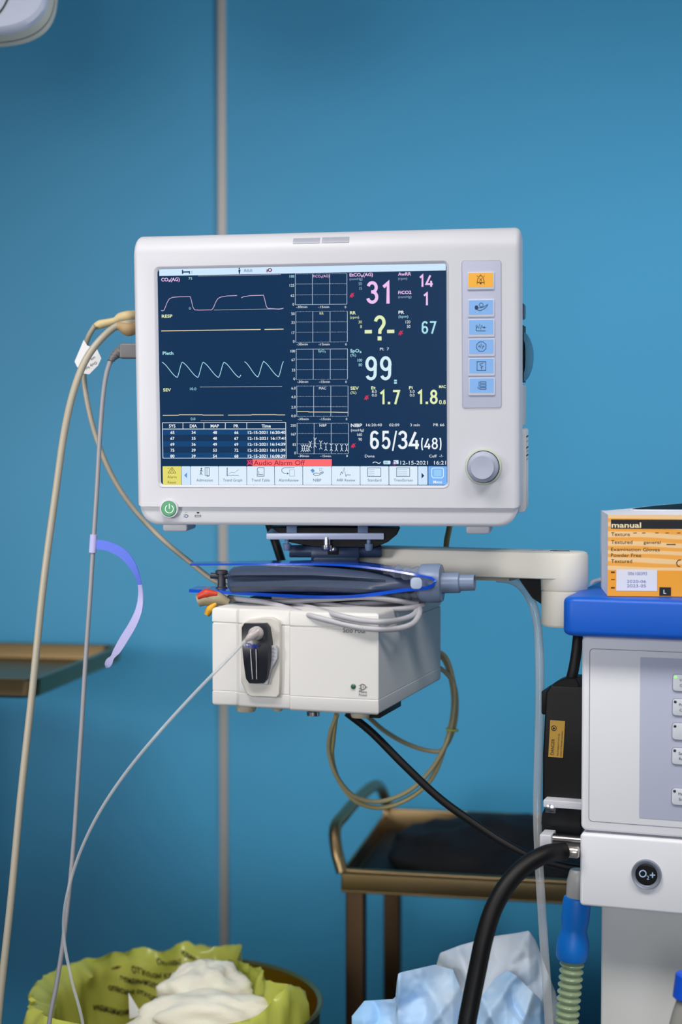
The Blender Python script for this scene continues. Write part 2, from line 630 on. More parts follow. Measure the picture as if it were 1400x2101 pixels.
# rotary knob
kc = a(992.5, 957.5)
k1 = (a(1002.5, 957.5) - a(992.5, 957.5)).length / 10
mb = MB().lathe([(38 * k1, .003), (38 * k1, -.001), (37 * k1, -.002), (33.5 * k1, -.0022), (33.2 * k1, .0), (31 * k1, .001)], kc, (0, 1, 0),
                mat('knob_ring_green_grey', (190, 198, 184), .4), 40)
ring = mb.build('knob_ring', mon)
mb = MB().lathe([(31.8 * k1, .002), (31.8 * k1, -.008), (30.5 * k1, -.0105), (27 * k1, -.0118), (25.5 * k1, -.0125), (25 * k1, -.0160), (23.5 * k1, -.0172), (8 * k1, -.0166), (0, -.0164)], kc, (0, 1, 0),
                mat('knob_grey', (170, 176, 196), .45), 40)
kn = mb.build('rotary_knob', mon)
mb = MB().lathe([(33.2 * k1, .001), (33.2 * k1, -.0016), (31.8 * k1, -.0016), (31.8 * k1, .001)], kc, (0, 1, 0), BLACK, 40)
mb.build('knob_gap', kn)
# power key
pc = a(347.5, 1043.5)
mb = MB().lathe([(20.5 * k1, .012), (20.5 * k1, -.0005), (19.5 * k1, -.0016), (17 * k1, -.0018), (16.4 * k1, -.001), (0, -.001)], pc, (0, 1, 0), WHITE, 36)
mb.build('power_key_boss', mon)
mb = MB().lathe([(16.2 * k1, .0), (16.2 * k1, -.0018), (15.2 * k1, -.0026), (0, -.0028)], pc, (0, 1, 0), mat('green_key', (84, 160, 116), .45), 32)
pk = mb.build('power_key', mon)
mb = MB()
WI = mat('white_ink', (235, 240, 238), .5)
mb.line(FM, [(347.5 + 8.3 * math.sin(t), 1044.2 - 8.3 * math.cos(t)) for t in [math.radians(32 + 296 * k / 18) for k in range(19)]], 1.7, WI, -.0031)
mb.line(FM, [(347.5, 1033.5), (347.5, 1044)], 1.8, WI, -.0031)
mb.build('power_symbol', pk)
mb = MB()
d = .0033
mb.ell(FM, 382.5, 1058.5, 3, BINK, d, w=1)
mb.line(FM, [(376.5, 1056.5), (380, 1056.5)], 1, BINK, d)
mb.line(FM, [(376.5, 1060.5), (380, 1060.5)], 1, BINK, d)
mb.line(FM, [(385, 1058.5), (387.5, 1058.5)], 1, BINK, d)
mb.line(FM, [(400.5, 1057), (412, 1057), (412, 1060.5), (400.5, 1060.5)], 1.0, BINK, d, True)
mb.ell(FM, 406.5, 1052, 3, BLACK, d, ry=1.6)
mb.ell(FM, 381.5, 1051.5, 3, mat('unlit_led', (150, 190, 160), .3), d, ry=1.2)
mb.build('status_symbols', mon)
# feet
for x0, x1, y0, y1 in ((338, 388, 1075, 1089), (958, 1007, 1079, 1094)):
    p0, p1 = a(x0, y1, .02), a(x1, y0 - 4, .02)
    MB().rbox(p0.x, p1.x, .012, .05, p0.z, p1.z, WHITE, .003, .002).build('foot', mon)
# right side: release loop and socket panel
zz = lambda y: a(1075, y, .07).z
mb = MB().zbox(xr - .010, xr + .0005, .055, .105, zz(785), zz(668), BLACK, .001, .0004)
mb.build('side_recess', mon)
mb = MB()
TEAL = mat('teal_handle', (30, 120, 160), .4)
po, pi_ = [], []
for k in range(15):
    t = k / 14
    z = zz(785) + (zz(678) - zz(785)) * t
    q = math.sin(PI * t) ** .55
    po.append((xr - .002 + .0115 * q, z))
    pi_.append((xr - .004 + .0065 * q, z))
mb.prism(po + pi_[::-1], .066, .096, TEAL)
mb.build('release_handle', mon)
mb = MB().rbox(xr - .012, xr + .0028, .060, .118, zz(1050), zz(880), HOUS, .004, .001)
sp = mb.build('socket_panel', mon)
mb = MB()
for k, q in enumerate((895, 905, 918, 926, 934, 942)):
    mb.rbox(xr + .0024, xr + .0034, .072, .108, zz(q + 3), zz(q), GREY if k % 2 else BLACK, .0004, .0001)
mb.build('socket', sp)
mb = MB().rbox(xr - .012, xr + .0006, .058, .11, zz(874), zz(789), mat('side_cover_grey', (176, 182, 190), .5), .002, .0008)
mb.build('side_cover', mon)
mb = MB().rbox(xr - .012, xr + .0012, .058, .09, zz(655), zz(622), BLUEGREY, .003, .0008)
mb.build('side_latch', mon)

# ---------------------------------------------------------------- the screen
DS = .0015
mb = MB()
NAVY = mat('screen_navy', (3, 6, 10), .3, emit=(10, 50, 88), es=.9, spec=.08)
mb.rect(FM, 326, 541, 918.2, 996.5, NAVY, DS)
scr = mb.build('screen', mon)
d1, d2, d3 = DS - .0002, DS - .0004, DS - .0006
eW, eC, eP, eY, eK = E('lit_white', (236, 244, 250)), E('lit_cyan', (170, 228, 240)), E('lit_pink', (240, 196, 242)), E('lit_yellow', (226, 240, 186)), E('lit_cream', (232, 216, 176))
eTP = E('lit_trace_pink', (206, 178, 214))
eD = E('lit_dim', (150, 176, 206))
eG = E('lit_grid', (176, 192, 214))
eBar = E('lit_bar_white', (206, 232, 254))
eR = E('lit_red', (228, 50, 84))
eSal = E('lit_salmon', (255, 108, 112))
eNav = E('lit_navy', (14, 52, 92))
eInk = E('lit_dark_ink', (40, 84, 118))
mb = MB()
mb.flat(FM, [(326.8, 552), (915, 540.8), (915, 554.8), (327, 566.2)], eBar, d1)
mb.rect(FM, 373.5, 553.5, 376, 562, eNav, d2)
mb.rect(FM, 376, 556.5, 390, 559.5, eNav, d2)
mb.rect(FM, 388, 556, 390, 562, eNav, d2)
mb.txt(FM, '1', 393.5, 561, 5, eInk, d2)
mb.ell(FM, 491.5, 551, 1.6, eNav, d2)
mb.rect(FM, 489.4, 553, 493.6, 557.5, eNav, d2)
mb.rect(FM, 490.2, 557, 492.8, 562, eNav, d2)
mb.txt(FM, 'Adult', 500.5, 558, 6.2, eInk, d2, x1=518.5)
mb.ell(FM, 554, 554, 4.6, E('lit_plum', (140, 60, 110)), d2, ry=4)
mb.ell(FM, 554, 554, 2.2, eBar, d3, ry=2)
mb.rect(FM, 547, 553, 549.5, 558.5, E('lit_plum', (140, 60, 110)), d2)
mb.build('status_bar', scr)


def bell_off(mb, cx, cy, m, r=4.6):
    mb.flat(FM, [(cx - r, cy + r * .6), (cx - r * .55, cy - r * .4), (cx, cy - r), (cx + r * .55, cy - r * .4), (cx + r, cy + r * .6)], m, d2)
    mb.line(FM, [(cx - r, cy - r), (cx + r, cy + r)], 1.0, eNav, d3)
    mb.line(FM, [(cx - r, cy + r), (cx + r, cy - r)], 1.0, m, d2)
    mb.ell(FM, cx, cy + r * .85, r * .28, m, d2, 8)


def cz(pts, ox, oy, s=4.375):
    return [(ox + x / s, oy + y / s) for x, y in pts]


# waveform panels
mb = MB()
mb.txt(FM, 'CO₂(AG)', 331, 577.2, 6.6, eP, d2, x1=369, bold=True)
mb.txt(FM, '75', 387, 574, 5, eC, d2, x1=394.5)
mb.dots(FM, 407, 566.4, 577, 563.2, eW, d1, 2.4, .9)
mb.dots(FM, 440, 636, 580, 633.6, eW, d1, 2.4, .9)
mb.txt(FM, '0', 388, 635.3, 5, eC, d2)
w1 = [(90, 468), (105, 472), (118, 465), (130, 435), (145, 395), (165, 363), (195, 350), (255, 345), (350, 343), (362, 375), (375, 435), (390, 462), (430, 465), (510, 463), (545, 463), (560, 445), (580, 395), (600, 362), (625, 348), (680, 338), (772, 334)]
w2 = [(810, 355), (830, 345), (890, 335), (1010, 331), (1020, 365), (1035, 430), (1050, 450), (1100, 453), (1150, 457), (1190, 448)]
mb.line(FM, cz(w1, 310, 530), 1.2, eTP, d1)
mb.line(FM, cz(w2, 310, 530), 1.2, eTP, d1)
mb.build('capnogram', scr)
mb = MB()
mb.txt(FM, 'RESP', 332, 652, 6, eY, d2, x1=354, bold=True)
mb.line(FM, [(331, 679), (535, 676)], 1.6, eK, d1)
mb.line(FM, [(543, 676), (582, 675.2)], 1.6, eK, d1)
mb.build('respiration_trace', scr)
mb = MB()
mb.txt(FM, 'Pleth', 334, 728, 6.2, eC, d2, x1=356, bold=True)


def pleth(x0, xpk, xtr, yt=774.5, yp=743):
    """fall from a crest at x0 to trough xtr, then rise to next crest xpk"""
    o = []
    for k in range(13):
        t = k / 12
        f = .5 * t + .5 * (.5 - .5 * math.cos(PI * t))
        o.append((x0 + (xtr - x0) * t, yp + (yt - yp) * f))
    for k in range(1, 9):
        t = k / 8
        o.append((xtr + (xpk - xtr) * t, yt + (yp - yt) * (.35 * t + .65 * (.5 - .5 * math.cos(PI * t)))))
    return o


tr = []
for x0, xt, xp in ((332.5, 363.5, 374), (374, 406, 417), (417, 448.5, 460)):
    tr += pleth(x0, xp, xt)
tr += pleth(460, 500, 491)[:13] + [(493, 772), (494.5, 769)]
mb.line(FM, tr, 1.3, eC, d1)
tr = pleth(502, 541, 529, 773.5, 742) + pleth(541, 582, 571.5, 773, 741.5)
mb.line(FM, tr, 1.3, eC, d1)
mb.build('pleth_trace', scr)
mb = MB()
mb.txt(FM, 'SEV', 335, 803, 6, eY, d2, x1=351, bold=True)
mb.txt(FM, '10.0', 390, 800.5, 5, eC, d2, x1=403)
mb.dots(FM, 411, 794, 580, 792.7, eW, d1, 2.4, .9)
mb.dots(FM, 412, 863.4, 580, 862.8, eW, d1, 2.4, .9)
mb.txt(FM, '0.0', 391.5, 862, 5, eC, d2, x1=401)
mb.line(FM, [(334, 852.2), (366, 852), (368, 851), (415, 851), (417, 851.7), (459, 851.7)], 1.5, eK, d1)
mb.line(FM, [(468, 851.7), (515, 851.5), (518, 850.8), (565, 850.8), (570, 851.3), (585, 851.3)], 1.5, eK, d1)
mb.build('sevoflurane_trace', scr)
# table
mb = MB()
bd = [E('lit_band', (6, 66, 116)), E('lit_band_dark', (8, 48, 86))]
for i in range(5):
    mb.rect(FM, 334, 880.5 + 12 * i, 586.5, min(940, 892.5 + 12 * i), bd[i % 2], d1)
mb.line(FM, [(333.5, 867.5), (586.5, 866.8), (587.5, 940), (334.5, 940)], 1.1, eW, d2, True)
mb.line(FM, [(333.5, 880.3), (586.8, 880)], 1.1, eW, d2)
for x in (375.5, 418.5, 462.5, 506.5):
    mb.line(FM, [(x, 867.3), (x, 880)], 1.1, eW, d2)
for t, x in (('SYS', 353.5), ('DIA', 397), ('MAP', 441), ('PR', 484.7), ('Time', 546.5)):
    mb.txt(FM, t, x, 877, 5.9, eW, d2, 'c', bold=True, sx=1.05)
rows = [('65', '34', '48', '66', '12-15-2021 16:20:40'), ('67', '35', '48', '67', '12-15-2021 16:17:41'), ('69', '36', '49', '69', '12-15-2021 16:14:39'),
        ('75', '39', '53', '72', '12-15-2021 16:11:39'), ('80', '39', '54', '68', '12-15-2021 16:08:39')]
for i, r in enumerate(rows):
    y = 890.3 + 12.1 * i
    for t, x in zip(r[:4], (354, 397.5, 441.3, 485.3)):
        mb.txt(FM, t, x, y, 5.6, eW, d2, 'c', bold=True, sx=1.05)
    mb.txt(FM, r[4], 508.8, y, 5.6, eW, d2, x1=585.5, bold=True)
mb.build('vitals_table', scr)
# trend graphs
G = [((606.3, 641.5, 676.7, 712.1), (562.2, 560.9), (625.3, 624), ('188', '125', '62', '0'), (569.5, 588, 609, 627), (582.8, 605), 632.3, 'FiCO₂(AG)', 569, eP),
     ((607.2, 642.2, 677.6, 713.1), (639.5, 638.3), (702.4, 701.4), ('50', '33', '17', '0'), (646.3, 664.3, 685.3, 703.2), (660.6, 681.8), 708.8, 'RR', 645.6, eY),
     ((608.0, 643, 678, 713.4), (716.6, 715.8), (778.6, 778), ('100', '67', '33', '0'), (723, 741, 762, 780), (737.2, 758.3), 785.6, 'SpO₂', 722.4, eC),
     ((609.2, 643.8, 679.1, 714.4), (792.1, 791.7), (854.4, 854.2), ('6.0', '4.0', '2.0', '0.0'), (799, 817, 838, 856), (813.2, 834.6), 862, 'MAC', 799, eW),
     ((609.9, 644.9, 679.9, 715.3), (868.6, 868.4), (931, 930.8), ('250', '167', '83', '0'), (875.5, 893.5, 914.7, 932), (889.4, 910.6), 938, 'NIBP', 875.3, eW)]
for gi, (xs, yt_, yb_, lab, ly, dys, by, ti, ty, tm) in enumerate(G):
    mb = MB()
    f0 = lambda x, yy: yy[0] + (yy[1] - yy[0]) * (x - xs[0]) / (xs[3] - xs[0])
    for x in xs:
        mb.line(FM, [(x, f0(x, yt_)), (x, f0(x, yb_))], 1.1, eG, d1)
    (mb.line(FM, [(xs[0], yt_[0]), (xs[3], yt_[1])], 1.1, eG, d1) if gi == 2 else mb.dots(FM, xs[0], yt_[0], xs[3], yt_[1], eG, d1, 3, 1.0))
    (mb.line(FM, [(xs[0], yb_[0]), (xs[3], yb_[1])], 1.1, eG, d1) if gi == 0 else mb.dots(FM, xs[0], yb_[0], xs[3], yb_[1], eG, d1, 3, 1.0))
    for q in dys:
        mb.dots(FM, xs[0] + 1, q, xs[3], q - .8 + .2 * gi, eG, d1, 3, 1.0)
    for t, y in zip(lab, ly):
        mb.txt(FM, t, xs[0] - 2.4, y, 5.2, eW if t != '188' else eC, d2, 'r')
    mb.txt(FM, '-30min', xs[0] + 2.2, by, 4.6, eW, d2, x1=xs[0] + 24.5)
    mb.txt(FM, '-15min', xs[0] + 47, by, 4.6, eW, d2, x1=xs[0] + 69.5)
    mb.txt(FM, '0', xs[3] - 1.5, by, 4.6, eW, d2, 'r')
    mb.txt(FM, ti, xs[0] + 53, ty, 5, tm, d2, 'c')
    if gi == 3:
        mb.line(FM, [(609.5, 844.3), (632.5, 844.3), (633.5, 845.3), (678, 845.5), (714.3, 846.2)], 1.3, eK, d2)
    if gi == 4:
        for x, y0, y1 in ((620.5, 912, 927), (625, 912, 927), (630, 912, 927), (634, 914, 926), (637, 905, 919), (646.7, 898, 918), (658.5, 904, 922), (669, 908, 925), (680, 910, 925), (690.5, 911, 926), (701.5, 911, 926), (711.5, 911, 926)):
            mb.line(FM, [(x - 3, y0), (x, y0 + 4), (x + 3, y0)], .9, eW, d2)
            mb.line(FM, [(x - 3, y1), (x, y1 - 4), (x + 3, y1)], .9, eW, d2)
            mb.line(FM, [(x, y0 + 4), (x, y1 - 4)], .9, eW, d2)
            mb.line(FM, [(x - 1.5, (y0 + y1) / 2 + 1), (x + 1.5, (y0 + y1) / 2 + 1)], .9, eW, d2)
    mb.build('trend_graph', scr)
# numerics
mb = MB()
mb.txt(FM, 'EtCO₂(AG)', 717.5, 567.3, 6.4, eP, d2, x1=765.5, bold=True)
mb.txt(FM, '(mmHg)', 717.5, 575, 4.8, eD, d2, x1=744)
mb.txt(FM, '50', 743, 585, 5.8, eD, d2, 'r', sx=.9)
mb.txt(FM, '15', 743, 594.5, 5.8, eD, d2, 'r', sx=.9)
bell_off(mb, 722.5, 605.5, eR)
mb.num(FM, '3', 752.2, 776.6, 623.2, 576.8, 6.4, eP, d2)
mb.num(FM, '1', 785, 800.5, 622.8, 577, 6.6, eP, d2)
mb.txt(FM, 'AwRR', 817, 565.5, 6.2, eP, d2, x1=844, bold=True)
mb.txt(FM, '(rpm)', 817.3, 574, 4.8, eD, d2, x1=836)
mb.num(FM, '1', 861, 869.5, 588.5, 563, 4, eP, d2)
mb.num(FM, '4', 874, 890, 588.3, 563, 3.8, eP, d2)
mb.txt(FM, 'FiCO2', 817.5, 603.3, 6.2, eP, d2, x1=844.5, bold=True)
mb.txt(FM, '(mmHg)', 817.5, 611.5, 4.8, eD, d2, x1=844.5)
mb.num(FM, '1', 869.2, 878.8, 626.2, 599.6, 4, eP, d2)
mb.build('carbon_dioxide_readout', scr)
mb = MB()
mb.txt(FM, 'RR', 718.3, 645, 6.2, eY, d2, x1=730.5, bold=True)
mb.txt(FM, '(rpm)', 718.5, 653.5, 5, eY, d2, x1=737)
mb.txt(FM, '30', 742.8, 663.5, 5.8, eY, d2, 'r', sx=.9)
mb.txt(FM, '8', 742.8, 673, 5.8, eY, d2, 'r', sx=.9)
mb.num(FM, '?', 767.5, 791.5, 699, 647, 6.6, eY, d2)
mb.rect(FM, 775.2, 690.2, 783.2, 698.6, eY, d3)
mb.rect(FM, 748.7, 676.8, 763.4, 684.2, eY, d2)
mb.rect(FM, 794.6, 676.4, 809.4, 683.6, eY, d2)
mb.txt(FM, 'PR', 818, 644, 6.2, eW, d2, x1=829.7, bold=True)
mb.txt(FM, '(bpm)', 818, 652, 5, eC, d2, x1=838)
mb.txt(FM, '120', 842.3, 663.3, 5.8, eW, d2, 'r', sx=.9)
mb.txt(FM, '50', 842.3, 672.6, 5.8, eW, d2, 'r', sx=.9)
bell_off(mb, 822.5, 682.8, eR)
mb.num(FM, '6', 865.2, 879.2, 684.8, 659, 3.5, eC, d2)
mb.num(FM, '7', 881.5, 895.2, 684.6, 659, 3.5, eC, d2)
mb.build('rate_readout', scr)
mb = MB()
mb.txt(FM, 'SpO₂', 719, 723, 6.4, eC, d2, x1=742, bold=True)
mb.txt(FM, '(%)', 719.3, 731.3, 5, eC, d2, x1=731)
mb.txt(FM, '100', 743.4, 742, 5.8, eC, d2, 'r', sx=.9)
mb.txt(FM, '80', 743.4, 751.5, 5.8, eC, d2, 'r', sx=.9)
mb.txt(FM, 'PI:  7', 780, 719, 5.4, eW, d2, x1=798.5)
eI = E('lit_ice', (214, 240, 248))
mb.num(FM, '9', 749.4, 774.2, 780.3, 731, 6.2, eI, d2)
mb.num(FM, '9', 779.4, 804, 780.2, 730.8, 6.2, eI, d2)
for y in (779.2, 784):
    mb.rect(FM, 809, y, 814.6, y + 3.4, eC, d2)
mb.build('oxygen_readout', scr)
mb = MB()
mb.txt(FM, 'SEV', 719.5, 799.5, 6.2, eY, d2, x1=736.6, bold=True)
mb.txt(FM, '(%)', 719.6, 808, 5, eY, d2, x1=731.5)
bell_off(mb, 752.4, 815.5, eR)
mb.txt(FM, 'Et', 762, 798.8, 6.2, eY, d2, x1=771, bold=True)
mb.txt(FM, '8.0', 763.5, 806.2, 5.6, eW, d2, x1=773.3)
mb.txt(FM, '0.0', 763.5, 813.6, 5.6, eW, d2, x1=773.3)
mb.num(FM, '1', 779.8, 789.8, 829.5, 800, 4.4, eY, d2)
mb.rect(FM, 796, 824.4, 801, 829.4, eY, d2)
mb.num(FM, '7', 805.6, 820.7, 829.4, 800, 4.4, eY, d2)
mb.txt(FM, 'Fi', 839.6, 798.6, 6.2, eY, d2, x1=847, bold=True)
mb.txt(FM, '5.0', 841.3, 806.2, 5.6, eW, d2, x1=851)
mb.txt(FM, '0.0', 841.3, 813.6, 5.6, eW, d2, x1=851)
mb.num(FM, '1', 857, 867, 829, 799.6, 4.4, eY, d2)
mb.rect(FM, 873.6, 824, 878.8, 829, eY, d2)
mb.num(FM, '8', 882.4, 898.4, 829.2, 799.4, 4.3, eY, d2)
mb.txt(FM, 'MAC', 901.3, 796, 5.4, eY, d2, x1=914.8, bold=True)
mb.num(FM, '0', 901.4, 906.6, 829.4, 820.8, 1.5, eY, d2)
mb.rect(FM, 907.6, 828, 909, 829.4, eY, d2)
mb.num(FM, '8', 909.8, 915, 829.4, 820.8, 1.5, eY, d2)
mb.build('anaesthetic_readout', scr)
mb = MB()
mb.txt(FM, 'NIBP', 720.2, 876, 6.6, eW, d2, x1=743.3, bold=True)
mb.txt(FM, '(mmHg)', 720.4, 885, 5, eW, d2, x1=747)
mb.txt(FM, '16:20:40', 751.8, 874.6, 5.4, eW, d2, x1=784)
mb.txt(FM, '02:09', 799, 874.6, 5.4, eW, d2, x1=819.8)
mb.txt(FM, '3 min', 842.3, 874.5, 5.4, eW, d2, x1=861.7)
mb.txt(FM, 'PR 66', 889.9, 874.4, 5.4, eW, d2, x1=912)
mb.txt(FM, '160', 743, 894.6, 5.8, eW, d2, 'r', sx=.9)
mb.txt(FM, '90', 743, 904.3, 5.8, eW, d2, 'r', sx=.9)
bell_off(mb, 725.2, 914.2, eR)
mb.num(FM, '6', 759.2, 778.4, 921.6, 883.8, 5.1, eW, d2)
mb.num(FM, '5', 783.4, 801.6, 921.6, 884, 5.1, eW, d2)
mb.line(FM, [(806, 925), (813.5, 884)], 3.2, eW, d2)
mb.num(FM, '3', 816.8, 836.6, 921.6, 883.8, 5.1, eW, d2)
mb.num(FM, '4', 840, 862, 921.4, 884, 5.1, eW, d2)
mb.num(FM, '(', 864.4, 870.4, 926, 896, 2.6, eW, d2)
mb.num(FM, '4', 871.2, 884.6, 921.6, 898.4, 3.1, eW, d2)
mb.num(FM, '8', 886, 898.8, 921.8, 898.2, 3, eW, d2)
mb.num(FM, ')', 900.6, 906.2, 926, 896, 2.6, eW, d2)
mb.txt(FM, 'Done', 749, 938.4, 5.4, eW, d2, x1=768.6)
mb.txt(FM, 'Cuff  -?-', 880.9, 938.4, 5.4, eW, d2, x1=909.8)
mb.build('blood_pressure_readout', scr)
# alarm banner
mb = MB()
mb.rect(FM, 518.5, 942.2, 681, 956.2, eSal, d1)
mb.rect(FM, 506.5, 942.2, 518.3, 955.5, E('lit_plum_dark', (56, 30, 74)), d1)
q = E('lit_alarm_pink', (250, 70, 110))
mb.line(FM, [(508.5, 952), (510, 946), (512.4, 944), (514.8, 946), (516.5, 952)], 1.2, q, d2, True)
mb.line(FM, [(507, 944), (517.5, 954.5)], 1.2, q, d2)
mb.line(FM, [(517.5, 944), (507, 954.5)], 1.2, q, d2)
mb.txt(FM, 'Audio Alarm Off', 521, 954.4, 9.6, E('lit_dark_red', (120, 26, 40)), d2, x1=625.5)
mb.build('alarm_banner', scr)
mb = MB()
mb.line(FM, [(765, 950), (768, 948), (772, 948), (776, 950.5), (779, 950.5), (781.5, 948.5)], 1.3, eW, d2)
mb.rect(FM, 787, 945.3, 801.5, 952.6, eBar, d1, 1.5)
mb.rect(FM, 789, 947, 796, 951, E('lit_green', (150, 200, 190)), d2)
mb.rect(FM, 808, 944, 818, 952, eBar, d1)
mb.ell(FM, 809.5, 950.5, 3.6, E('lit_plum', (140, 60, 110)), d2, w=1.2)
mb.txt(FM, '12-15-2021  16:21', 822, 953.2, 7.6, eW, d2, x1=915)
mb.build('clock', scr)
# menu
menu = [(334.4, 371.6, 'Alarm'), (373, 390.6, None), (392, 448, 'Admission'), (449.2, 505.8, 'Trend Graph'), (507.2, 563, 'Trend Table'), (564.4, 620.8, 'AlarmReview'),
        (622.2, 680.2, 'NIBP'), (681.4, 738.6, 'ARR Review'), (739.8, 797.6, 'Standard'), (799, 857, 'TrendScreen'), (858.4, 877.6, None), (879.4, 917.2, 'Menu')]
eLB, eMB = E('lit_pale_blue', (206, 230, 252)), E('lit_menu_blue', (122, 180, 246))
for i, (x0, x1, t) in enumerate(menu):
    mb = MB()
    c = (x0 + x1) / 2
    mb.rect(FM, x0, 956.8, x1, 994.8, {0: E('lit_alarm_yellow', (228, 220, 112)), 1: eLB, 10: eLB, 11: eMB}.get(i, E('lit_menu_white', (222, 238, 252))), d1, 1.2)
    I = eInk
    if i == 0:
        J = E('lit_olive_ink', (90, 84, 30))
        mb.txt(FM, 'Alarm', c, 981.3, 5.4, J, d2, 'c')
        mb.txt(FM, 'Reset', c, 992.3, 5.4, J, d2, 'c')
        mb.line(FM, [(c - 8, 970.5), (c, 958.8), (c + 8, 970.5)], 1, J, d2, True)
        mb.line(FM, [(c - 3, 970), (c, 962), (c + 3, 970)], .8, J, d2)
        mb.dots(FM, c - 9, 961, c - 3, 961, J, d2, 2, 1)
    elif i == 1:
        mb.flat(FM, [(378, 975.2), (384, 969.5), (384, 981)], E('lit_arrow_blue', (100, 150, 215)), d2)
    elif i == 10:
        mb.flat(FM, [(871, 976), (865.3, 970), (865.3, 982)], eNav, d2)
    else:
        if i < 11:
            mb.txt(FM, t, c, 988, 5.6, I, d2, 'c', **({'sx': 1.0} if len(t) < 10 else {'sx': .93}))
        if i == 2:
            mb.ell(FM, c - 6.5, 961.5, 1.6, I, d2, 10)
            mb.line(FM, [(c - 6.5, 963), (c - 7.5, 969), (c - 10, 975)], 1.2, I, d2)
            mb.line(FM, [(c - 7.5, 969), (c - 5, 975)], 1.2, I, d2)
            mb.line(FM, [(c - 10, 967), (c - 7, 964), (c - 3.5, 967.5)], 1, I, d2)
            mb.line(FM, [(c + 1, 959.5), (c + 9.5, 959.5), (c + 9.5, 976.5), (c + 1, 975.5)], 1, I, d2, True)
            mb.line(FM, [(c + 5, 960), (c + 5, 977.5), (c + 9.5, 976.5)], .9, I, d2)
        elif i == 3:
            mb.line(FM, [(c - 11, 959), (c - 11, 977)], 1.1, I, d2)
            mb.line(FM, [(c - 12, 975.3), (c + 13, 975.3)], .9, I, d2)
            for k in range(6):
                mb.line(FM, [(c - 13, 961 + 2.6 * k), (c - 11, 961 + 2.6 * k)], .8, I, d2)
            mb.line(FM, [(c - 8, 972), (c - 2, 969), (c + 4, 970), (c + 9, 966), (c + 13, 963.5)], .9, eD, d2)
        elif i == 4:
            mb.line(FM, [(c - 5, 959.5), (c + 7, 959.5), (c + 7, 977), (c - 7, 977), (c - 7, 962)], 1.1, I, d2, True)
            mb.line(FM, [(c - 4, 966), (c - 4, 973.5), (c + 5, 973.5)], .9, I, d2)
        elif i == 5:
            mb.line(FM, [(c + 12, 959.5), (c - 9, 959.5), (c - 14, 962.5), (c - 14, 967.5), (c - 9, 971.5), (c - 2, 971.5)], 1.0, I, d2)
            mb.flat(FM, [(c + .5, 971.5), (c - 3, 969), (c - 3, 974)], I, d2)
            mb.line(FM, [(c + 2, 964), (c + 12, 964), (c + 12, 977), (c + 2, 977)], .9, eD, d2, True)
        elif i == 6:
            mb.flat(FM, [(c - 14, 965), (c - 9, 961), (c - 5, 966), (c - 9, 971)], E('lit_arrow_blue', (100, 150, 215)), d2)
            mb.line(FM, [(c - 8, 973), (c - 6, 970.5), (c + 5, 971), (c + 12, 968), (c + 12, 970.5), (c + 3, 975), (c - 4, 976)], 1.1, I, d2, True)
            mb.line(FM, [(c + 5, 961), (c + 10, 961), (c + 9, 966), (c + 5, 966)], .8, eD, d2, True)
        elif i == 7:
            mb.line(FM, [(c - 12, 975), (c - 9, 968), (c - 7, 972), (c - 3.5, 960), (c, 977.5), (c + 2, 974), (c + 10, 974.5)], 1.1, I, d2)
        elif i in (8, 9):
            mb.line(FM, [(c - 14, 960), (c + 13, 960), (c + 13, 977.5), (c - 14, 977.5)], 1.1, I, d2, True)
            for k in range(4):
                mb.line(FM, [(c - 12 + 2.0 * j, 963 + 3.8 * k + (1 if j % 2 else -.6)) for j in range(7 if i == 8 else 11)], .7, eD, d2)
        elif i == 11:
            mb.line(FM, [(c - 12, 962), (c - 9, 960.3), (c + 9, 960.3), (c + 12, 962), (c + 12, 977), (c + 9, 980.5), (c - 9, 980.5), (c - 12, 977)], 1.4, eW, d2, True)
            mb.rect(FM, c - 8, 963.5, c + 8, 977.5, E('lit_sky', (150, 205, 246)), d2)
            mb.txt(FM, 'Menu', c, 991.6, 5.6, eW, d2, 'c', bold=True)
    mb.build('menu_button', scr)

# ================================================================== ARM AND MOUNT
AY = 1.735
hubp = W(1159, 1160, AY)
zA, zB, zC, zD_ = W(1159, 1131, AY).z, W(1159, 1186, AY).z, W(1159, 1210, AY).z, W(1159, 1284, AY).z
endp = W(690, 1160, 1.84)
arm = thing('support_arm', 'long white swing arm running right from under the monitor to the machine', 'arm', Vector((hubp.x, hubp.y, zD_)))
dirv = Vector((endp.x - hubp.x, endp.y - hubp.y, 0)).normalized()
nrm = Vector((-dirv.y, dirv.x, 0))
HR = .0252


def capsule(r0, r1, z):
    o = []
    for k in range(17):
        t = -PI / 2 + PI * k / 16
        o.append(hubp + (-dirv * math.cos(t) + nrm * math.sin(t)) * r0)
    for k in range(13):
        t = PI / 2 + PI * k / 12
        o.append(endp + (-dirv * math.cos(t) + nrm * math.sin(t)) * r1)
    return [(p.x, p.y, z) for p in o]


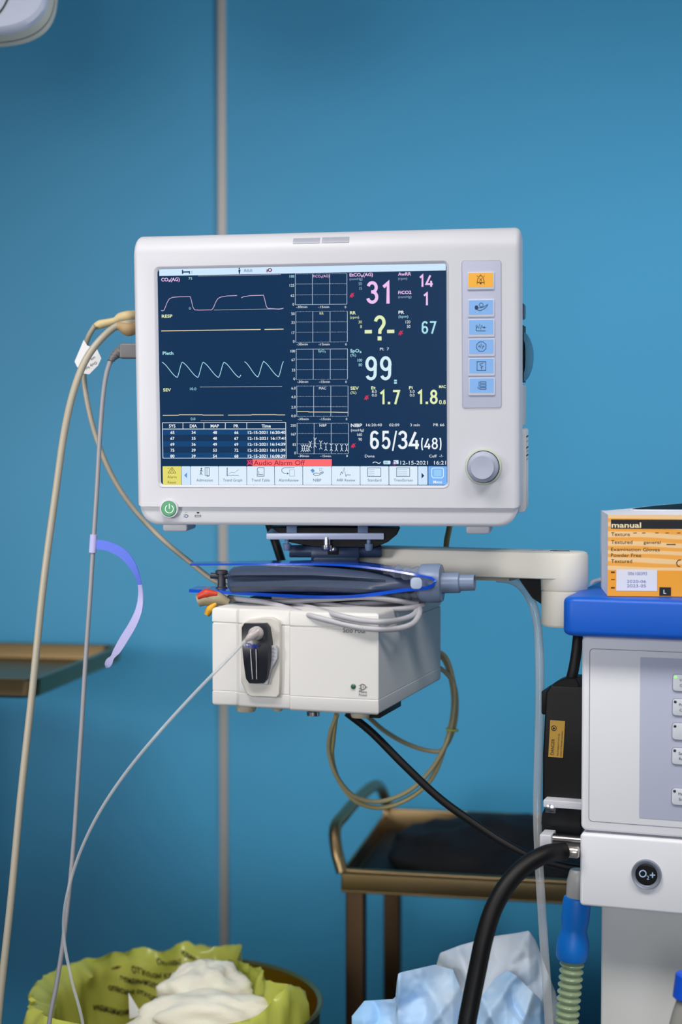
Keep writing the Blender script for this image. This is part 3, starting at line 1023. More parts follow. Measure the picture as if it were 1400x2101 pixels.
mb = MB()
e = .004
mb.rings([capsule(HR - .001, .026, zB), capsule(HR, .028, zB + .001), capsule(HR, .028, zA - e), capsule(HR - .0012, .0268, zA - .0012), capsule(HR - e, .024, zA)], WARM)
bm_arm = mb.build('arm_beam', arm, True)
mb = MB()
c1, c2 = W(1055, 1160, AY + .03), endp
mb.rings([[tuple(Vector((c1 if q else c2) + nrm * s_)[:2]) + (z,) for q, s_ in ((1, -.018), (1, .018), (0, .02), (0, -.02))] for z in (zB - .0045, zB)], mat('cable_cover_beige', (176, 166, 148), .5))
mb.build('cable_cover', arm, True)
H0 = Vector((hubp.x, hubp.y, 0))
mb = MB().lathe([(HR - .0006, zC + .0006), (HR - .0001, zC + .0016), (HR - .0001, zB + .001)], H0, (0, 0, 1), WARM, 40)
mb.build('upper_knuckle', arm, True)
mb = MB().lathe([(HR - .003, zD_), (HR - .0006, zD_ + .003), (HR - .0002, zC - .0014), (HR - .002, zC - .0006), (HR - .002, zC + .001)], H0, (0, 0, 1), WARM, 40)
mb.build('lower_knuckle', arm, True)
mb = MB().lathe([(.0012, zA - .001), (.0012, zA + .0006)], W(1150, 1132, AY), (0, 0, 1), INK, 12)
mb = MB()
for dx, w_ in ((-.030, .006), (-.012, .004), (-.004, .009)):
    p = hubp - dirv * -dx * 1.0 + Vector((0, -.004, 0)) if False else hubp + dirv * (-dx)
    mb.zbox(p.x - w_, p.x + w_, p.y - .003, p.y + .003, zA - .0004, zA + .0005, GREY if dx < -.02 else INK, .001, .0001)
mb.build('arm_labels', arm, True)
mb = MB()
b0 = AY + .012
mb.prism([(p.x, p.z) for p in (W(1066, 1187, b0), W(1110, 1187, b0), W(1112, 1240, b0), W(1094, 1228, b0))], b0, b0 + .012, BLACK)
mb.build('cable_guide', arm, True)
p0, p1 = W(1150, 1283, AY), W(1212, 1240, AY)
mb = MB().rbox(p0.x, p1.x, AY + .012, AY + .05, p0.z + .002, p1.z, WARM, .003, .001)
mb.build('mounting_bracket', arm, True)

mt = thing('monitor_mount', 'blue grey tilting mount with silver plate between the monitor and its arm', 'mount', W(690, 1155, 1.80))
my = 1.745
mb = MB()
p0, p1 = W(547, 1107, my), W(788, 1094, my)
mb.rbox(p0.x, p1.x, my, my + .10, p0.z, p1.z, mat('brushed_aluminium', (198, 206, 226), .4, .3), .0008, .0004)
pl = mb.build('mounting_plate', mt, True)
mb = MB()
yb = my + .012
mb.prism([(p.x, p.z) for p in [W(x, y, yb) for x, y in ((556, 1082), (700, 1079), (822, 1083), (815, 1097), (797, 1112), (770, 1124), (640, 1122), (590, 1112), (583, 1100))]], yb, yb + .085, BLACK, .002)
mb.build('tilt_shell', mt, True)
yc = my + .03
c0, c1 = W(594, 1131, yc), W(783, 1131, yc)
kk = yc / FPX
mb = MB().lathe([(11.5 * kk, 0), (12.8 * kk, .0015), (12.8 * kk, (c1 - c0).length - .0015), (11.5 * kk, (c1 - c0).length)], c0, c1 - c0, BLUEGREY, 28)
mb.build('tilt_axle', mt, True)
c0, c1 = W(639, 1134, yc), W(737, 1134, yc)
mb = MB().lathe([(20.5 * kk, 0), (22 * kk, .001), (22 * kk, (c1 - c0).length - .001), (20.5 * kk, (c1 - c0).length)], c0, c1 - c0, BLUEGREY, 32)
p0, p1 = W(642, 1162, yc), W(736, 1134, yc)
mb.rbox(p0.x, p1.x, yc - 20 * kk, yc + 20 * kk, p0.z, p1.z, BLUEGREY, .004, .003)
mb.rbox(W(668, 1, yc).x, W(710, 1, yc).x, yc, 1.815, zB + .006, zA - .004, BLUEGREY, .003, .001)
kn = mb.build('tilt_knuckle', mt, True)
mb = MB().rbox(W(672, 1, yc - .0125).x, W(695, 1, yc - .0125).x, yc - .0135, yc - .008, W(1, 1138, yc - .0125).z, W(1, 1112, yc - .0125).z, BLACK, .001, .0005)
mb.lathe([(8 * kk, 0), (8 * kk, .0022), (5 * kk, .003)], W(684, 1127, yc - .0115), (0, -1, 0), STEEL, 6)
mb.build('lock_slot', kn, True)
s0 = W(671, 1128, my + .004)
mb = MB().lathe([(11 * kk, 0), (11.5 * kk, .001), (11.5 * kk, .005), (8.2 * kk, .0055), (8.2 * kk, .014)], s0, (0, 0, 1), STEEL, 24)
mb.build('locking_screw', mt, True)
for x in (589, 757):
    s0 = W(x, 1130, my + .01)
    MB().lathe([(6 * kk, 0), (7.5 * kk, .002), (8.5 * kk, .0075), (4.2 * kk, .008), (4.2 * kk, .0125)], s0, (0, 0, 1), mat('pale_blue_nylon', (116, 138, 172), .45), 18).build('nylon_bolt', mt, True)
for x in (600, 745):
    p0, p1 = W(x - 11, 1094, my + .02), W(x + 10, 1078, my + .02)
    MB().rbox(p0.x, p1.x, my + .008, my + .05, p0.z - .001, p1.z, mat('pale_blue_nylon', (116, 138, 172), .45), .0008, .0004).build('spacer', mt, True)

# ================================================================== GAS MODULE BOX
FS = Fr(Vector((-.13722, 1.66, 1.08233)), 17.657)
sw, sh, sd = .18316, .10237, .2565
gas = thing('gas_analyser_box', 'white gas module box hanging below the monitor mount with loops of cable on top', 'medical device', FS)
s = FS.at


def plan(i):
    """outline in plan, stepping forward twice towards the right, inset by i"""
    p = [(0 + i, .010 + i * .4), (.0265, .010 + i)]
    for k in range(6):
        t = k / 5
        p.append((.0265 + .006 * t, .010 - .0045 * (.5 - .5 * math.cos(PI * t)) + i))
    p += [(.0865, .0055 + i)]
    for k in range(1, 5):
        t = k / 4
        p.append((.0865 + .003 * t, .0055 - .0055 * (.5 - .5 * math.cos(PI * t)) + i))
    p += [(sw - .003 - i * .4, i), (sw - i * .7, .003 * .4 + i * .4), (sw - i, .004 + i), (sw - i, sd - i), (i, sd - i)]
    return p


mb = MB()
gl = [(0.0, .003), (.0012, .0008), (.0028, 0), (.0145, 0), (.0150, .0007), (.0157, .0007), (.0160, .0002)]
gu = [(sh - .0170, .0002), (sh - .0165, .0012), (sh - .0152, .0012), (sh - .0147, 0), (sh - .003, 0), (sh - .0012, .0009), (sh, .0035)]
mb.rings([[(x, y, z) for x, y in plan(i)] for z, i in gl + gu], mat('box_white', (214, 212, 210), .42, bump=.03, bscale=900))
mb.build('casing', gas)
for x, y in ((.033, .022), (sw - .025, .022), (.033, sd - .03), (sw - .025, sd - .03)):
    MB().lathe([(.0095, 0), (.0105, -.004), (.0095, -.007), (0, -.0072)], (x, y, 0.0005), (0, 0, 1), mat('foot_beige', (178, 168, 148), .6), 20).build('foot', gas)
c = s(643, 1461, .03)
mb = MB().lathe([(.0055, .004), (.0055, -.004), (.0068, -.0048), (.0068, -.0085), (.006, -.0092)], (c.x, .03, 0), (0, 0, 1), STEEL, 24)
mb.build('fixing_screw', gas)
c = s(577, 1460, .04)
MB().lathe([(.006, .002), (.0055, -.004), (.004, -.006)], (c.x, .03, 0), (0, 0, 1), mat('foot_beige', (178, 168, 148), .6), 16).build('guide_peg', gas)
c = s(810, 1470, .06)
mb = MB().rbox(c.x - .03, c.x - .004, .02, .10, -.0065, .001, BLACK, .001, .0005)
mb.build('connector_block', gas)
# marks on the front
mb = MB()
mb.txt(FS, 'Scio Four', 704, 1297.5, 9.2, INK, -.0003, x1=752)
mb.build('name_lettering', gas)
mb = MB()
mb.ell(FS, 745, 1409.5, 5.2, INK, -.0003, w=1.3)
mb.rect(FS, 739.6, 1404, 744, 1415, mat('box_white', (228, 226, 224)), -.0005)
mb.line(FS, [(741, 1403.8), (741, 1415.2)], 1.3, INK, -.0007)
mb.line(FS, [(741, 1404), (745, 1404)], 1.3, INK, -.0007)
mb.line(FS, [(741, 1415), (745, 1415)], 1.3, INK, -.0007)
mb.line(FS, [(737, 1406.5), (741, 1406.5)], 1.3, INK, -.0007)
mb.line(FS, [(737, 1412.5), (741, 1412.5)], 1.3, INK, -.0007)
mb.line(FS, [(750, 1410), (754, 1410)], 1.3, INK, -.0007)
mb.ell(FS, 745.7, 1409.7, 1, INK, -.0007, 8)
mb.txt(FS, 'Mains', 737, 1421.5, 5, INK, -.0003, x1=753)
mb.txt(FS, 'Power', 737, 1428, 5, INK, -.0003, x1=754)
mb.build('mains_power_mark', gas)
c = s(725.5, 1408.5)
MB().lathe([(.0026, .001), (.0026, -.0008), (.0015, -.0018), (0, -.002)], c, (0, 1, 0), mat('green_led', (36, 92, 66), .2), 16).build('power_led', gas)
# water trap in the front
yf = .0055
p0, p1 = s(507, 1430, yf), s(579, 1266, yf)
mb = MB()
TR = mat('trap_holder_grey', (198, 194, 188), .5)
out = [(499, 1398), (512, 1424), (520, 1428), (572, 1430), (577, 1424), (579, 1398), (579, 1285), (575, 1273), (562, 1266), (545, 1265), (515, 1270), (498, 1280)]
mb.prism([(p.x, p.z) for p in [s(x, y, yf) for x, y in out[::-1]]], yf - .006, yf + .003, TR, .0012)
hold = mb.build('trap_holder', gas)
mb = MB()
mb.prism([(p.x, p.z) for p in [s(x, y, yf - .010) for x, y in ((566, 1325), (570, 1332), (570, 1350), (562, 1366), (556, 1376), (549, 1405), (543, 1404), (545, 1330), (548, 1324))][::-1]], yf - .011, yf - .005, mat('trap_grip_grey', (168, 170, 176), .5), .0006)
for k in range(4):
    mb.line(FS, [(553, 1331 + 8 * k), (560, 1329 + 8 * k), (566, 1333 + 7.2 * k)], 1.2, GREY, yf - .0114)
mb.build('trap_grip', hold)
# smoked cup, bowed outwards
SM = clear_mat('smoked_clear_plastic', (30, 34, 44), .80, .3, .2)
rows = []
xsL = lambda t: 494 + 3 * math.sin(PI * t) * -1 + 8 * t ** 2
NR = 14


def cup(i, dd):
    R = []
    for k in range(NR + 1):
        t = k / NR
        y = 1279 + (1402 - 1279) * t
        yo = yf - .009 - .010 * math.sin(PI * (.12 + .76 * t)) + dd
        L_ = 494.0 - 1.5 * math.sin(PI * t) + 10 * t ** 1.6 + i
        R_ = 549.0 + 6 * math.sin(PI * t * .8) - 5 * t + (0) - i
        r = 5 if k in (0, NR) else 0
        ym = min(1402 - i, max(1279 + i, y))
        R.append((s(L_ + r, ym, yo), s(R_ - r, ym, yo)))
    return R


C = cup(0, 0)
mb = MB()
vs, fs = [], []
for l, r in C:
    b = yf - .004
    mm = (l + r) / 2
    vs += [(l.x, b, l.z), (l.x, l.y + .003, l.z), (l.x + .0012, l.y + .0006, l.z), (mm.x, l.y - .001, mm.z), (r.x - .0012, l.y + .0006, r.z), (r.x, l.y + .003, r.z), (r.x, b, r.z)]
R = [vs[7 * k:7 * k + 7] for k in range(NR + 1)]
mb.rings(R, SM)
trap = mb.build('water_trap', gas)
mb = MB()
C2 = cup(7, -.0012)
for j in (1.5, 2.0):
    pts = []
    for k in range(6, NR):
        l, r = C2[k]
        p = l.lerp(r, .30 + (.26 if j == 2 else 0))
        pts.append((p.x, p.y - .0012, p.z))
    mb.tube(pts, .0004, mat('white_line', (220, 222, 226), .4), 6)
mb.build('trap_fill_lines', trap)
fr2 = FS
mb = MB()
mb.txt(FS, 'Dräger', 504, 1327.5, 8, mat('deep_blue_ink', (10, 50, 170), .4), yf - .0215, x1=532, bold=True)
mb.build('trap_lettering', trap)
c = s(525, 1300, yf - .021)
mb = MB()
CLU = clear_mat('luer_clear', (214, 206, 206), .5)
mb.lathe([(.0072, .004), (.0074, 0), (.0068, -.004), (.0045, -.006), (.0042, -.010)], c, (.0, 1, 0), CLU, 20)
mb.build('trap_inlet', trap)
# bracket from the box up to the mount
mb = MB()
p = FS.loc(Vector((endp.x, endp.y, zB - .005)))
mb.zbox(p.x - .012, p.x + .012, p.y - .010, p.y + .010, sh - .002, p.z - .001, BLACK, .004, .001)
mb.zbox(.010, .150, .090, .170, sh - .001, sh + .004, BLACK, .004, .001)
mb.build('hanging_bracket', gas)

# ================================================================== CABLES
def cable(name, label, pts, r, m, cat='cable', n=10, sm=10, group=None):
    o = MB().tube([p if isinstance(p, Vector) else W(*p) for p in pts], r, m, n, sm).build(name)
    return tag(o, label, cat, group)


mlft = FM.M @ Vector((xl + .004, .07, 0))
yL = 1.80
# thick hose
hose = thing('pressure_hose', 'thickest beige grey hose arching from the left side of the monitor to the floor', 'hose', W(262, 668, yL))
MB().tube([W(*p) for p in ((276, 663, yL + .012), (262, 664, yL), (240, 669, yL), (208, 695, 1.79), (178, 735, 1.78), (155, 790, 1.77), (135, 870, 1.76), (113, 1020, 1.75), (90, 1190, 1.74), (66, 1420, 1.73), (42, 1640, 1.72), (22, 1850, 1.71), (-6, 2110, 1.70))] + [Vector((-.40, 1.66, .3)), Vector((-.42, 1.64, .01))],
          .0040, BEIGE, 12, 10).build('hose_tube', hose, True)
MB().tube([W(*p) for p in ((278, 672, yL + .012), (262, 675, yL), (250, 670, yL), (240, 668, yL))], [.0075, .008, .006, .0042], mat('beige_rubber', (172, 144, 104), .5), 14, 6).build('hose_socket', hose, True)
# tagged cable
cb = thing('sensor_cable', 'thin beige cable with white paper tag, sagging from the monitor to the box', 'cable', W(262, 648, yL + .03))
Y2 = yL + .03
MB().tube([W(*p) for p in ((195, 668, Y2 - .005), (182, 690, Y2), (174, 720, Y2 + .01), (172, 770, Y2 + .01), (180, 830, Y2 + .01), (200, 905, Y2 + .01), (232, 980, Y2 + .01), (275, 1045, Y2 + .01), (335, 1108, Y2), (392, 1155, Y2 - .01), (432, 1186, Y2 - .02), (470, 1205, Y2 - .03))],
          .0030, BEIGE, 10, 10).build('cable_jacket', cb, True)
MB().tube([W(*p) for p in ((278, 648, Y2 + .01), (262, 649, Y2), (247, 652, Y2), (236, 658, Y2), (205, 666, Y2), (193, 671, Y2))], [.0062, .0064, .0058, .0040, .0052, .0034], mat('cream_rubber', (206, 186, 140), .5), 12, 6).build('strain_relief', cb, True)
ft = Fr(W(180, 735, Y2 - .002), 0)
mb = MB()
PAPER = mat('paper_white', (228, 228, 230), .7)
pts = [(172, 697), (179, 709), (196, 715), (199, 716), (208, 735), (201, 750), (183, 768), (168, 766), (158, 752), (153, 742), (158, 730)]
mb.prism([(p.x, p.z) for p in [W(x, y, Y2 - .006) for x, y in pts][::-1]], Y2 - .006, Y2 - .0052, PAPER)
tg = mb.build('paper_tag', cb, True)
mb = MB()
FT = Fr(Vector((0, 0, 0)), 0)
mb.txt(FT, 'Only for', 197, 741, 5.5, INK, Y2 - .0063, rot=212)
mb.txt(FT, 'use', 194, 731, 5.5, INK, Y2 - .0063, rot=212)
mb.build('tag_lettering', tg, True)
# grey cable with plug
gc = thing('lead_cable', 'thin grey cable hanging from the dark plug on the monitor side', 'cable', W(262, 722, yL))
GP = mat('plug_grey', (112, 110, 112), .45)
pa = [(226, 742), (219, 765), (213, 800), (206, 880), (199, 1000), (192, 1110), (185, 1220), (176, 1350), (168, 1480), (160, 1600), (152, 1720), (143, 1820), (130, 1930), (116, 2020), (100, 2110)]
MB().tube([W(x, y, 1.79 - .04 * i / 14) for i, (x, y) in enumerate(pa)] + [Vector((-.335, 1.73, .3)), Vector((-.36, 1.70, .01))], .0026, CABG, 10, 10).build('cable_jacket', gc, True)
p0, p1 = W(247, 736, yL), W(277, 705, yL)
MB().rbox(p0.x, p1.x + .004, yL - .008, yL + .008, p0.z, p1.z, GP, .002, .002).build('plug', gc, True)
pr, rr = [], []
for k in range(21):
    t = k / 20
    pr.append(W(247 - 21 * t, 722 + 7 * t + 13 * t * t, yL - .01 * t))
    rr.append(.0062 - .0033 * t + (.0006 if k % 4 < 2 else -.0006))
MB().tube(pr, rr, GP, 12).build('strain_relief', gc, True)
# hook and loop strap on it
st = thing('cable_strap', 'loose lavender hook and loop strap hooked round the thin grey cable', 'strap', W(191, 1116, 1.778))
cc = [(196, 1117, -2, 20), (215, 1119, 0, 20), (235, 1126, 0, 20), (252, 1136, 0, 20), (268, 1154, 0, 17), (281, 1178, 2, 11), (287, 1200, 3, 8), (289, 1225, 3, 11), (285, 1252, 2, 14), (273, 1280, 0, 16), (255, 1310, 0, 17), (240, 1335, 0, 15), (231, 1348, 0, 9), (224, 1358, 0, 16), (220, 1366, 0, 13), (218, 1369, 0, 3)]
YS = 1.775
ctr = catmull([W(x, y, YS - .012 * math.sin(PI * i / 15)) for i, (x, y, _, w_) in enumerate(cc)], 6)
ws = catmull([Vector((w_, 0, 0)) for *_, w_ in cc], 6)
mbs = MB()
LAV, LAVB = mat('lavender_webbing', (186, 184, 232), .8, bump=.3, bscale=1500), mat('blue_loop_pile', (104, 128, 236), .9, bump=.5, bscale=1800)
R = []
N = len(ctr)
for i in range(N):
    t = (ctr[min(i + 1, N - 1)] - ctr[max(i - 1, 0)]).normalized()
    nn = Vector((-t.z, 0, t.x))
    # the strip twists edge-on half way down
    tw = math.radians(-50 * math.exp(-((i / N - .40) / .12) ** 2))
    nn = nn * math.cos(tw) + Vector((0, 1, 0)) * math.sin(tw)
    th = t.cross(nn).normalized() * .0006
    h = ws[i].x * YS / FPX / 2 / max(.6, math.cos(tw))
    R.append([tuple(ctr[i] + nn * h - th), tuple(ctr[i] + nn * h + th), tuple(ctr[i] - nn * h + th), tuple(ctr[i] - nn * h - th)])
cutI = int(N * .40)
mbs.rings(R[:cutI + 1], LAVB, True, False)
mbs.rings(R[cutI:], LAV, False, True)
mbs.build('strap_tail', st, True)
MB().tube([W(192.7, 1097, 1.7761), W(191.3, 1116, 1.7757), W(190, 1134, 1.7753)], .0042, LAV, 14).build('strap_collar', st, True)
# sampling line
sl = thing('sampling_line', 'thin clear tube dropping in a long curve from the smoked water trap', 'tube', s(525, 1300, yf - .026) if False else FS.M @ s(525, 1300, yf - .026))
ptr = FS.M @ s(521, 1302, yf - .034)
yy = ptr.y
MB().tube([ptr, W(508, 1311, yy), W(470, 1350, yy), W(400, 1422, yy), (W(320, 1510, yy)), W(255, 1590, yy + .01), W(205, 1665, yy + .02), W(170, 1735, yy + .03), W(147, 1800, yy + .04), W(132, 1870, yy + .05), W(132, 1930, yy + .06), W(147, 2010, yy + .06), W(172, 2112, yy + .06), Vector((-.25, 1.72, .30)), Vector((-.26, 1.70, .02))],
          .0017, clear_mat('sampling_clear', (226, 228, 230), .36), 10, 12).build('tubing', sl, True)
MB().tube([W(524, 1299, yy + .003), W(513, 1307, yy - .001), W(505, 1314, yy)], [.0046, .0036, .0020], CLU, 14, 4).build('luer_fitting', sl, True)

# pile of grey cable on the box
zt_box = FS.M @ Vector((0, 0, sh))
ZT = zt_box.z
yk = 1.655
def Yf(x):
    """distance of the box front under px column x"""
    return 1.672 - (x - 436) / 341 * .068 if x < 777 else 1.604 + (x - 777) / 127 * .26


def fc(x, y):
    return (x, y, Yf(min(x, 777)) - .0055)


CG2 = mat('grey_cable_jacket_light', (176, 176, 182), .4)
c1 = [(470, 1226, 1.72), (500, 1230, 1.705), (545, 1236, 1.69), (590, 1248, 1.664), fc(640, 1264), fc(690, 1277), fc(735, 1287), fc(775, 1291), (815, 1290, 1.612), (845, 1281, 1.625), (859, 1264, 1.645), (860, 1246, 1.67), (845, 1238, 1.70), (800, 1235, 1.72), (740, 1232, 1.735), (690, 1230, 1.74)]
tag(MB().tube([W(*p) for p in c1], .0030, CG2, 10, 10).build('patient_cable'), 'grey cable whose lowest loop sags over the front of the white box', 'cable', 'grey cables piled on the white box')
c2 = [(520, 1232, 1.73), (570, 1236, 1.715), (610, 1242, 1.69), (650, 1250, 1.66), fc(690, 1262), fc(735, 1272), fc(780, 1276), (820, 1272, 1.625), (848, 1262, 1.645), (855, 1248, 1.675), (835, 1244, 1.70), (800, 1246, 1.715), (740, 1242, 1.72)]
tag(MB().tube([W(*p) for p in c2], .0030, CG2, 10, 10).build('patient_cable'), 'grey cable forming the second loop, just above the lowest sagging one', 'cable', 'grey cables piled on the white box')
c3 = [(560, 1226, 1.715), (620, 1231, 1.70), (680, 1241, 1.685), (740, 1249, 1.672), (790, 1251, 1.665), (840, 1248, 1.66), (866, 1243, 1.672), (862, 1236, 1.69), (830, 1233, 1.70), (780, 1236, 1.69), (720, 1240, 1.69), (660, 1243, 1.695), (610, 1242, 1.71), (570, 1234, 1.73)]
tag(MB().tube([W(*p) for p in c3], .0031, CABG, 10, 10).build('patient_cable'), 'grey cable coiled flat on the box top, reaching the right end of the pile', 'cable', 'grey cables piled on the white box')
c4 = [(545, 1236, 1.705), (600, 1234, 1.69), (660, 1230, 1.68), (720, 1226, 1.675), (770, 1226, 1.67), (820, 1233, 1.668), (858, 1240, 1.672)]
tag(MB().tube([W(*p) for p in c4], .0031, CABG, 10, 10).build('patient_cable'), 'topmost grey cable of the pile, right under the blue plastic band', 'cable', 'grey cables piled on the white box')

# ECG clips
for nm_, lab, cl, pa in (('electrode_clip', 'red tipped beige electrode clip on the left end of the blue strap', (196, 62, 40), ((406, 1226), (424, 1219), (446, 1220), (470, 1228))),
                         ('electrode_clip', 'small yellow electrode clip hanging at the box corner below the red clip', (214, 160, 40), ((424, 1262), (431, 1250), (444, 1238), (466, 1226)))):
    cl_ = thing(nm_, lab, 'clip', W(pa[0][0], pa[0][1], 1.705), 'electrode clips at the left of the white box')
    big = cl[1] < 100
    P = [W(x, y + (0 if not big else 8), 1.705) for x, y in pa]
    MB().tube(P, [.006, .0085, .0078, .004] if big else [.0035, .0048, .003, .002], mat('clip_beige', (160, 148, 120), .5), 12, 5).build('clip_body', cl_, True)
    q = [W(x, y - (1 if big else 0), 1.700) for x, y in pa[:3]]
    MB().tube(q, [.003, .0052, .0025] if big else [.0022, .0042, .002], mat('clip_%d' % cl[1], cl, .45), 10, 5).build('coloured_tip', cl_, True)
    MB().tube([P[2], W(500, 1232, 1.715), W(560, 1240, 1.72)], .0016, mat('clip_beige', (160, 148, 120), .5), 8, 6).build('lead_wire', cl_, True)

# bundle hanging behind the box
lp = thing('looped_cable', 'beige cable bundle hanging in a big loop behind and below the white box', 'cable', W(910, 1340, 1.90))
YB = 1.92
loopA = [(880, 1330, YB), (912, 1345, YB), (930, 1395, YB), (933, 1450, YB), (918, 1520, YB), (880, 1585, YB - .01), (835, 1625, YB - .015), (775, 1645, YB - .02), (725, 1632, YB - .03), (690, 1590, YB - .04), (676, 1545, YB - .05), (678, 1505, YB - .07), (692, 1466, YB - .09)]
loopB = [(x + (6 if i > 4 else -3), y + (12 if i > 4 else 6), z + .008) for i, (x, y, z) in enumerate(loopA)]
loopB[-1] = (690, 1466, YB - .09)
loopC = [(880, 1360, YB), (905, 1372, YB - .01), (930, 1400, YB), (937, 1450, YB + .01), (928, 1505, YB + .01), (905, 1540, YB + .01), (880, 1540, YB + .01), (840, 1528, YB), (790, 1500, YB - .03), (755, 1470, YB - .06)]
for i, L_ in enumerate((loopA, loopB, loopC)):
    MB().tube([FS.M @ Vector((sw - .015, sd - .004, .055))] + [W(*p) for p in L_], .0028, mat('yellowed_cable_%d' % i, ((160, 150, 116), (172, 158, 112), (156, 148, 120))[i], .4), 10, 10).build('strand', lp, True)
MB().lathe([(.0075, -.0012), (.0085, 0), (.0075, .0012)], W(928, 1497, YB), (.15, 0, 1), mat('yellow_tie', (176, 190, 90), .4), 16).build('cable_tie', lp, True)
# black mains lead
cable('power_cord', 'straight black mains lead slanting from below the box to the machine', [(712, 1462, 1.80), (760, 1500, 1.80), (830, 1570, 1.79), (905, 1640, 1.78), (975, 1690, 1.77), (1040, 1732, 1.76), (1100, 1762, 1.75), (1160, 1778, 1.74), (1215, 1786, 1.73)], .0045, RUBBER)
cable('monitor_lead', 'short black lead slanting down behind the left end of the silver plate', [(548, 1060, 1.90), (556, 1085, 1.90), (568, 1120, 1.90), (580, 1158, 1.89), (592, 1200, 1.875)], .0052, RUBBER)
cable('arm_lead', 'short olive lead dropping behind the monitor onto the swing arm', [(926, 1060, 1.86), (922, 1085, 1.855), (917, 1110, 1.845), (915, 1135, 1.83)], .0034, mat('olive_jacket', (96, 90, 52), .5))

# ================================================================== BREATHING BAG IN BLUE CLIP
bb = thing('folded_plastic_clip', 'translucent blue folded plastic band clasping the grey bag above the box', 'clip', W(640, 1215, 1.66))
BLU = mat('clear_blue_plastic', (10, 74, 196), .16, coat=.5, var=.02)
up = [(390, 1158.5, 1.75), (470, 1158, 1.735), (560, 1157.5, 1.72), (650, 1158, 1.70), (720, 1161, 1.69), (790, 1169, 1.675), (850, 1179, 1.66), (876, 1184, 1.655)]
fold = [(888, 1187, 1.653), (893, 1193, 1.652), (888, 1201, 1.653), (876, 1206, 1.655)]
lo = [(830, 1211, 1.66), (780, 1218, 1.665), (720, 1224, 1.67), (650, 1225, 1.675), (560, 1221, 1.685), (470, 1216, 1.70), (388, 1212, 1.72)]
path = catmull([W(*p) for p in up + fold + lo], 6)
R = []
N = len(path)
for i, p in enumerate(path):
    t = (path[min(i + 1, N - 1)] - path[max(i - 1, 0)]).normalized()
    nn = Vector((-t.z, 0, t.x)).normalized() * (.0011 if i < N * .55 else .0017)
    u = abs(i / (N - 1) - .54) / .5
    hw = .012 + .042 * min(1, u * 1.5) * (1 if u < .7 else max(.35, 1 - (u - .7) * 1.6))
    back = Vector((.15, 1, 0)) * hw
    R.append([tuple(p - nn), tuple(p + nn), tuple(p + nn + back), tuple(p - nn + back)])
mb = MB()
mb.rings(R, BLU)
mb.build('band', bb, True)
bp = W(455, 1188, 1.735)
mb = MB().lathe([(.0065, -.0125), (.0065, -.009), (.0045, -.008), (.0042, .0055), (.0068, .006), (.0068, .009), (.005, .0098)], bp, (0, 0, 1), mat('dark_stud', (52, 54, 60), .4), 20)
mb.tube([W(432, 1181, 1.735), W(475, 1182, 1.735)], .0032, mat('dark_stud', (52, 54, 60), .4), 10)
mb.build('closing_stud', bb, True)

bag = thing('breathing_bag', 'grey translucent breathing bag lying flat between the blue plastic layers', 'bag', W(650, 1190, 1.72))
mb = MB()
BAGM = clear_mat('bag_smoky', (66, 78, 102), .80, .42, .1)
R = []
sec = [(467, 1188, 1, .006), (470, 1189, 18, .02), (478, 1190, 27, .034), (500, 1188, 27, .042), (560, 1187.5, 27, .046), (640, 1188, 27, .046), (700, 1191, 26, .044), (750, 1195, 26, .038), (790, 1197, 23, .030), (820, 1198, 21, .024), (840, 1199, 21.5, .0225), (870, 1199, 22, .0225)]
for x, y, hh, dp in sec:
    c_ = W(x, y, 1.715 - .02 * (x - 467) / 400)
    ring_ = []
    for k in range(28):
        t = 2 * PI * k / 28
        cz_, sz_ = math.cos(t), math.sin(t)
        r_ = hh * 1.715 / FPX
        # pleats along the flank
        pl_ = 1 - (.30 if x < 780 else .03) * max(0, math.cos((t - PI) * 5 + .6 + .002 * (x - 467))) * max(0, -cz_)
        ring_.append((c_.x, c_.y + dp * cz_ * pl_, c_.z + r_ * (abs(sz_) ** .8) * math.copysign(1, sz_)))
    R.append(ring_)
mb.rings(R, BAGM)
mb.build('bag_body', bag, True)
mb = MB()
ax = (W(960, 1196, 1.68) - W(800, 1199, 1.70)).normalized()
o0 = W(792, 1197, 1.699)
kx = 1.69 / FPX
CUF = clear_mat('bag_cuff', (150, 158, 172), .5)
prof = []
for k in range(15):
    prof.append(((33 + 2.2 * math.sin(k * 1.7) + (4 if k in (5, 6) else 0) - (8 if k == 0 else 0)) * kx, (-4 + 6 * k) * kx))
mb.lathe(prof, o0, ax, CUF, 28)
mb.build('clear_neck', bag, True)
CON = mat('connector_blue_grey', (118, 134, 162), .35)
mb = MB()
o1 = W(866, 1197, 1.686)
mb.lathe([(30 * kx, -.004), (39 * kx, 0), (40 * kx, .002), (40 * kx, .019), (38 * kx, .0215), (22 * kx, .022), (21 * kx, .024), (21 * kx, .040), (19.5 * kx, .0408), (17 * kx, .0412), (16.5 * kx, .056), (15 * kx, .0565), (14 * kx, .0562), (13.5 * kx, .045)], o1, ax, CON, 36)
mb.build('connector', bag, True)
mb = MB().rbox(W(845, 1, 1.64).x, W(869, 1, 1.64).x, 1.640, 1.650, W(1, 1209, 1.64).z, W(1, 1186, 1.64).z, mat('pale_tab', (168, 182, 206), .4), .004, .001)
mb.build('tab', bag, True)

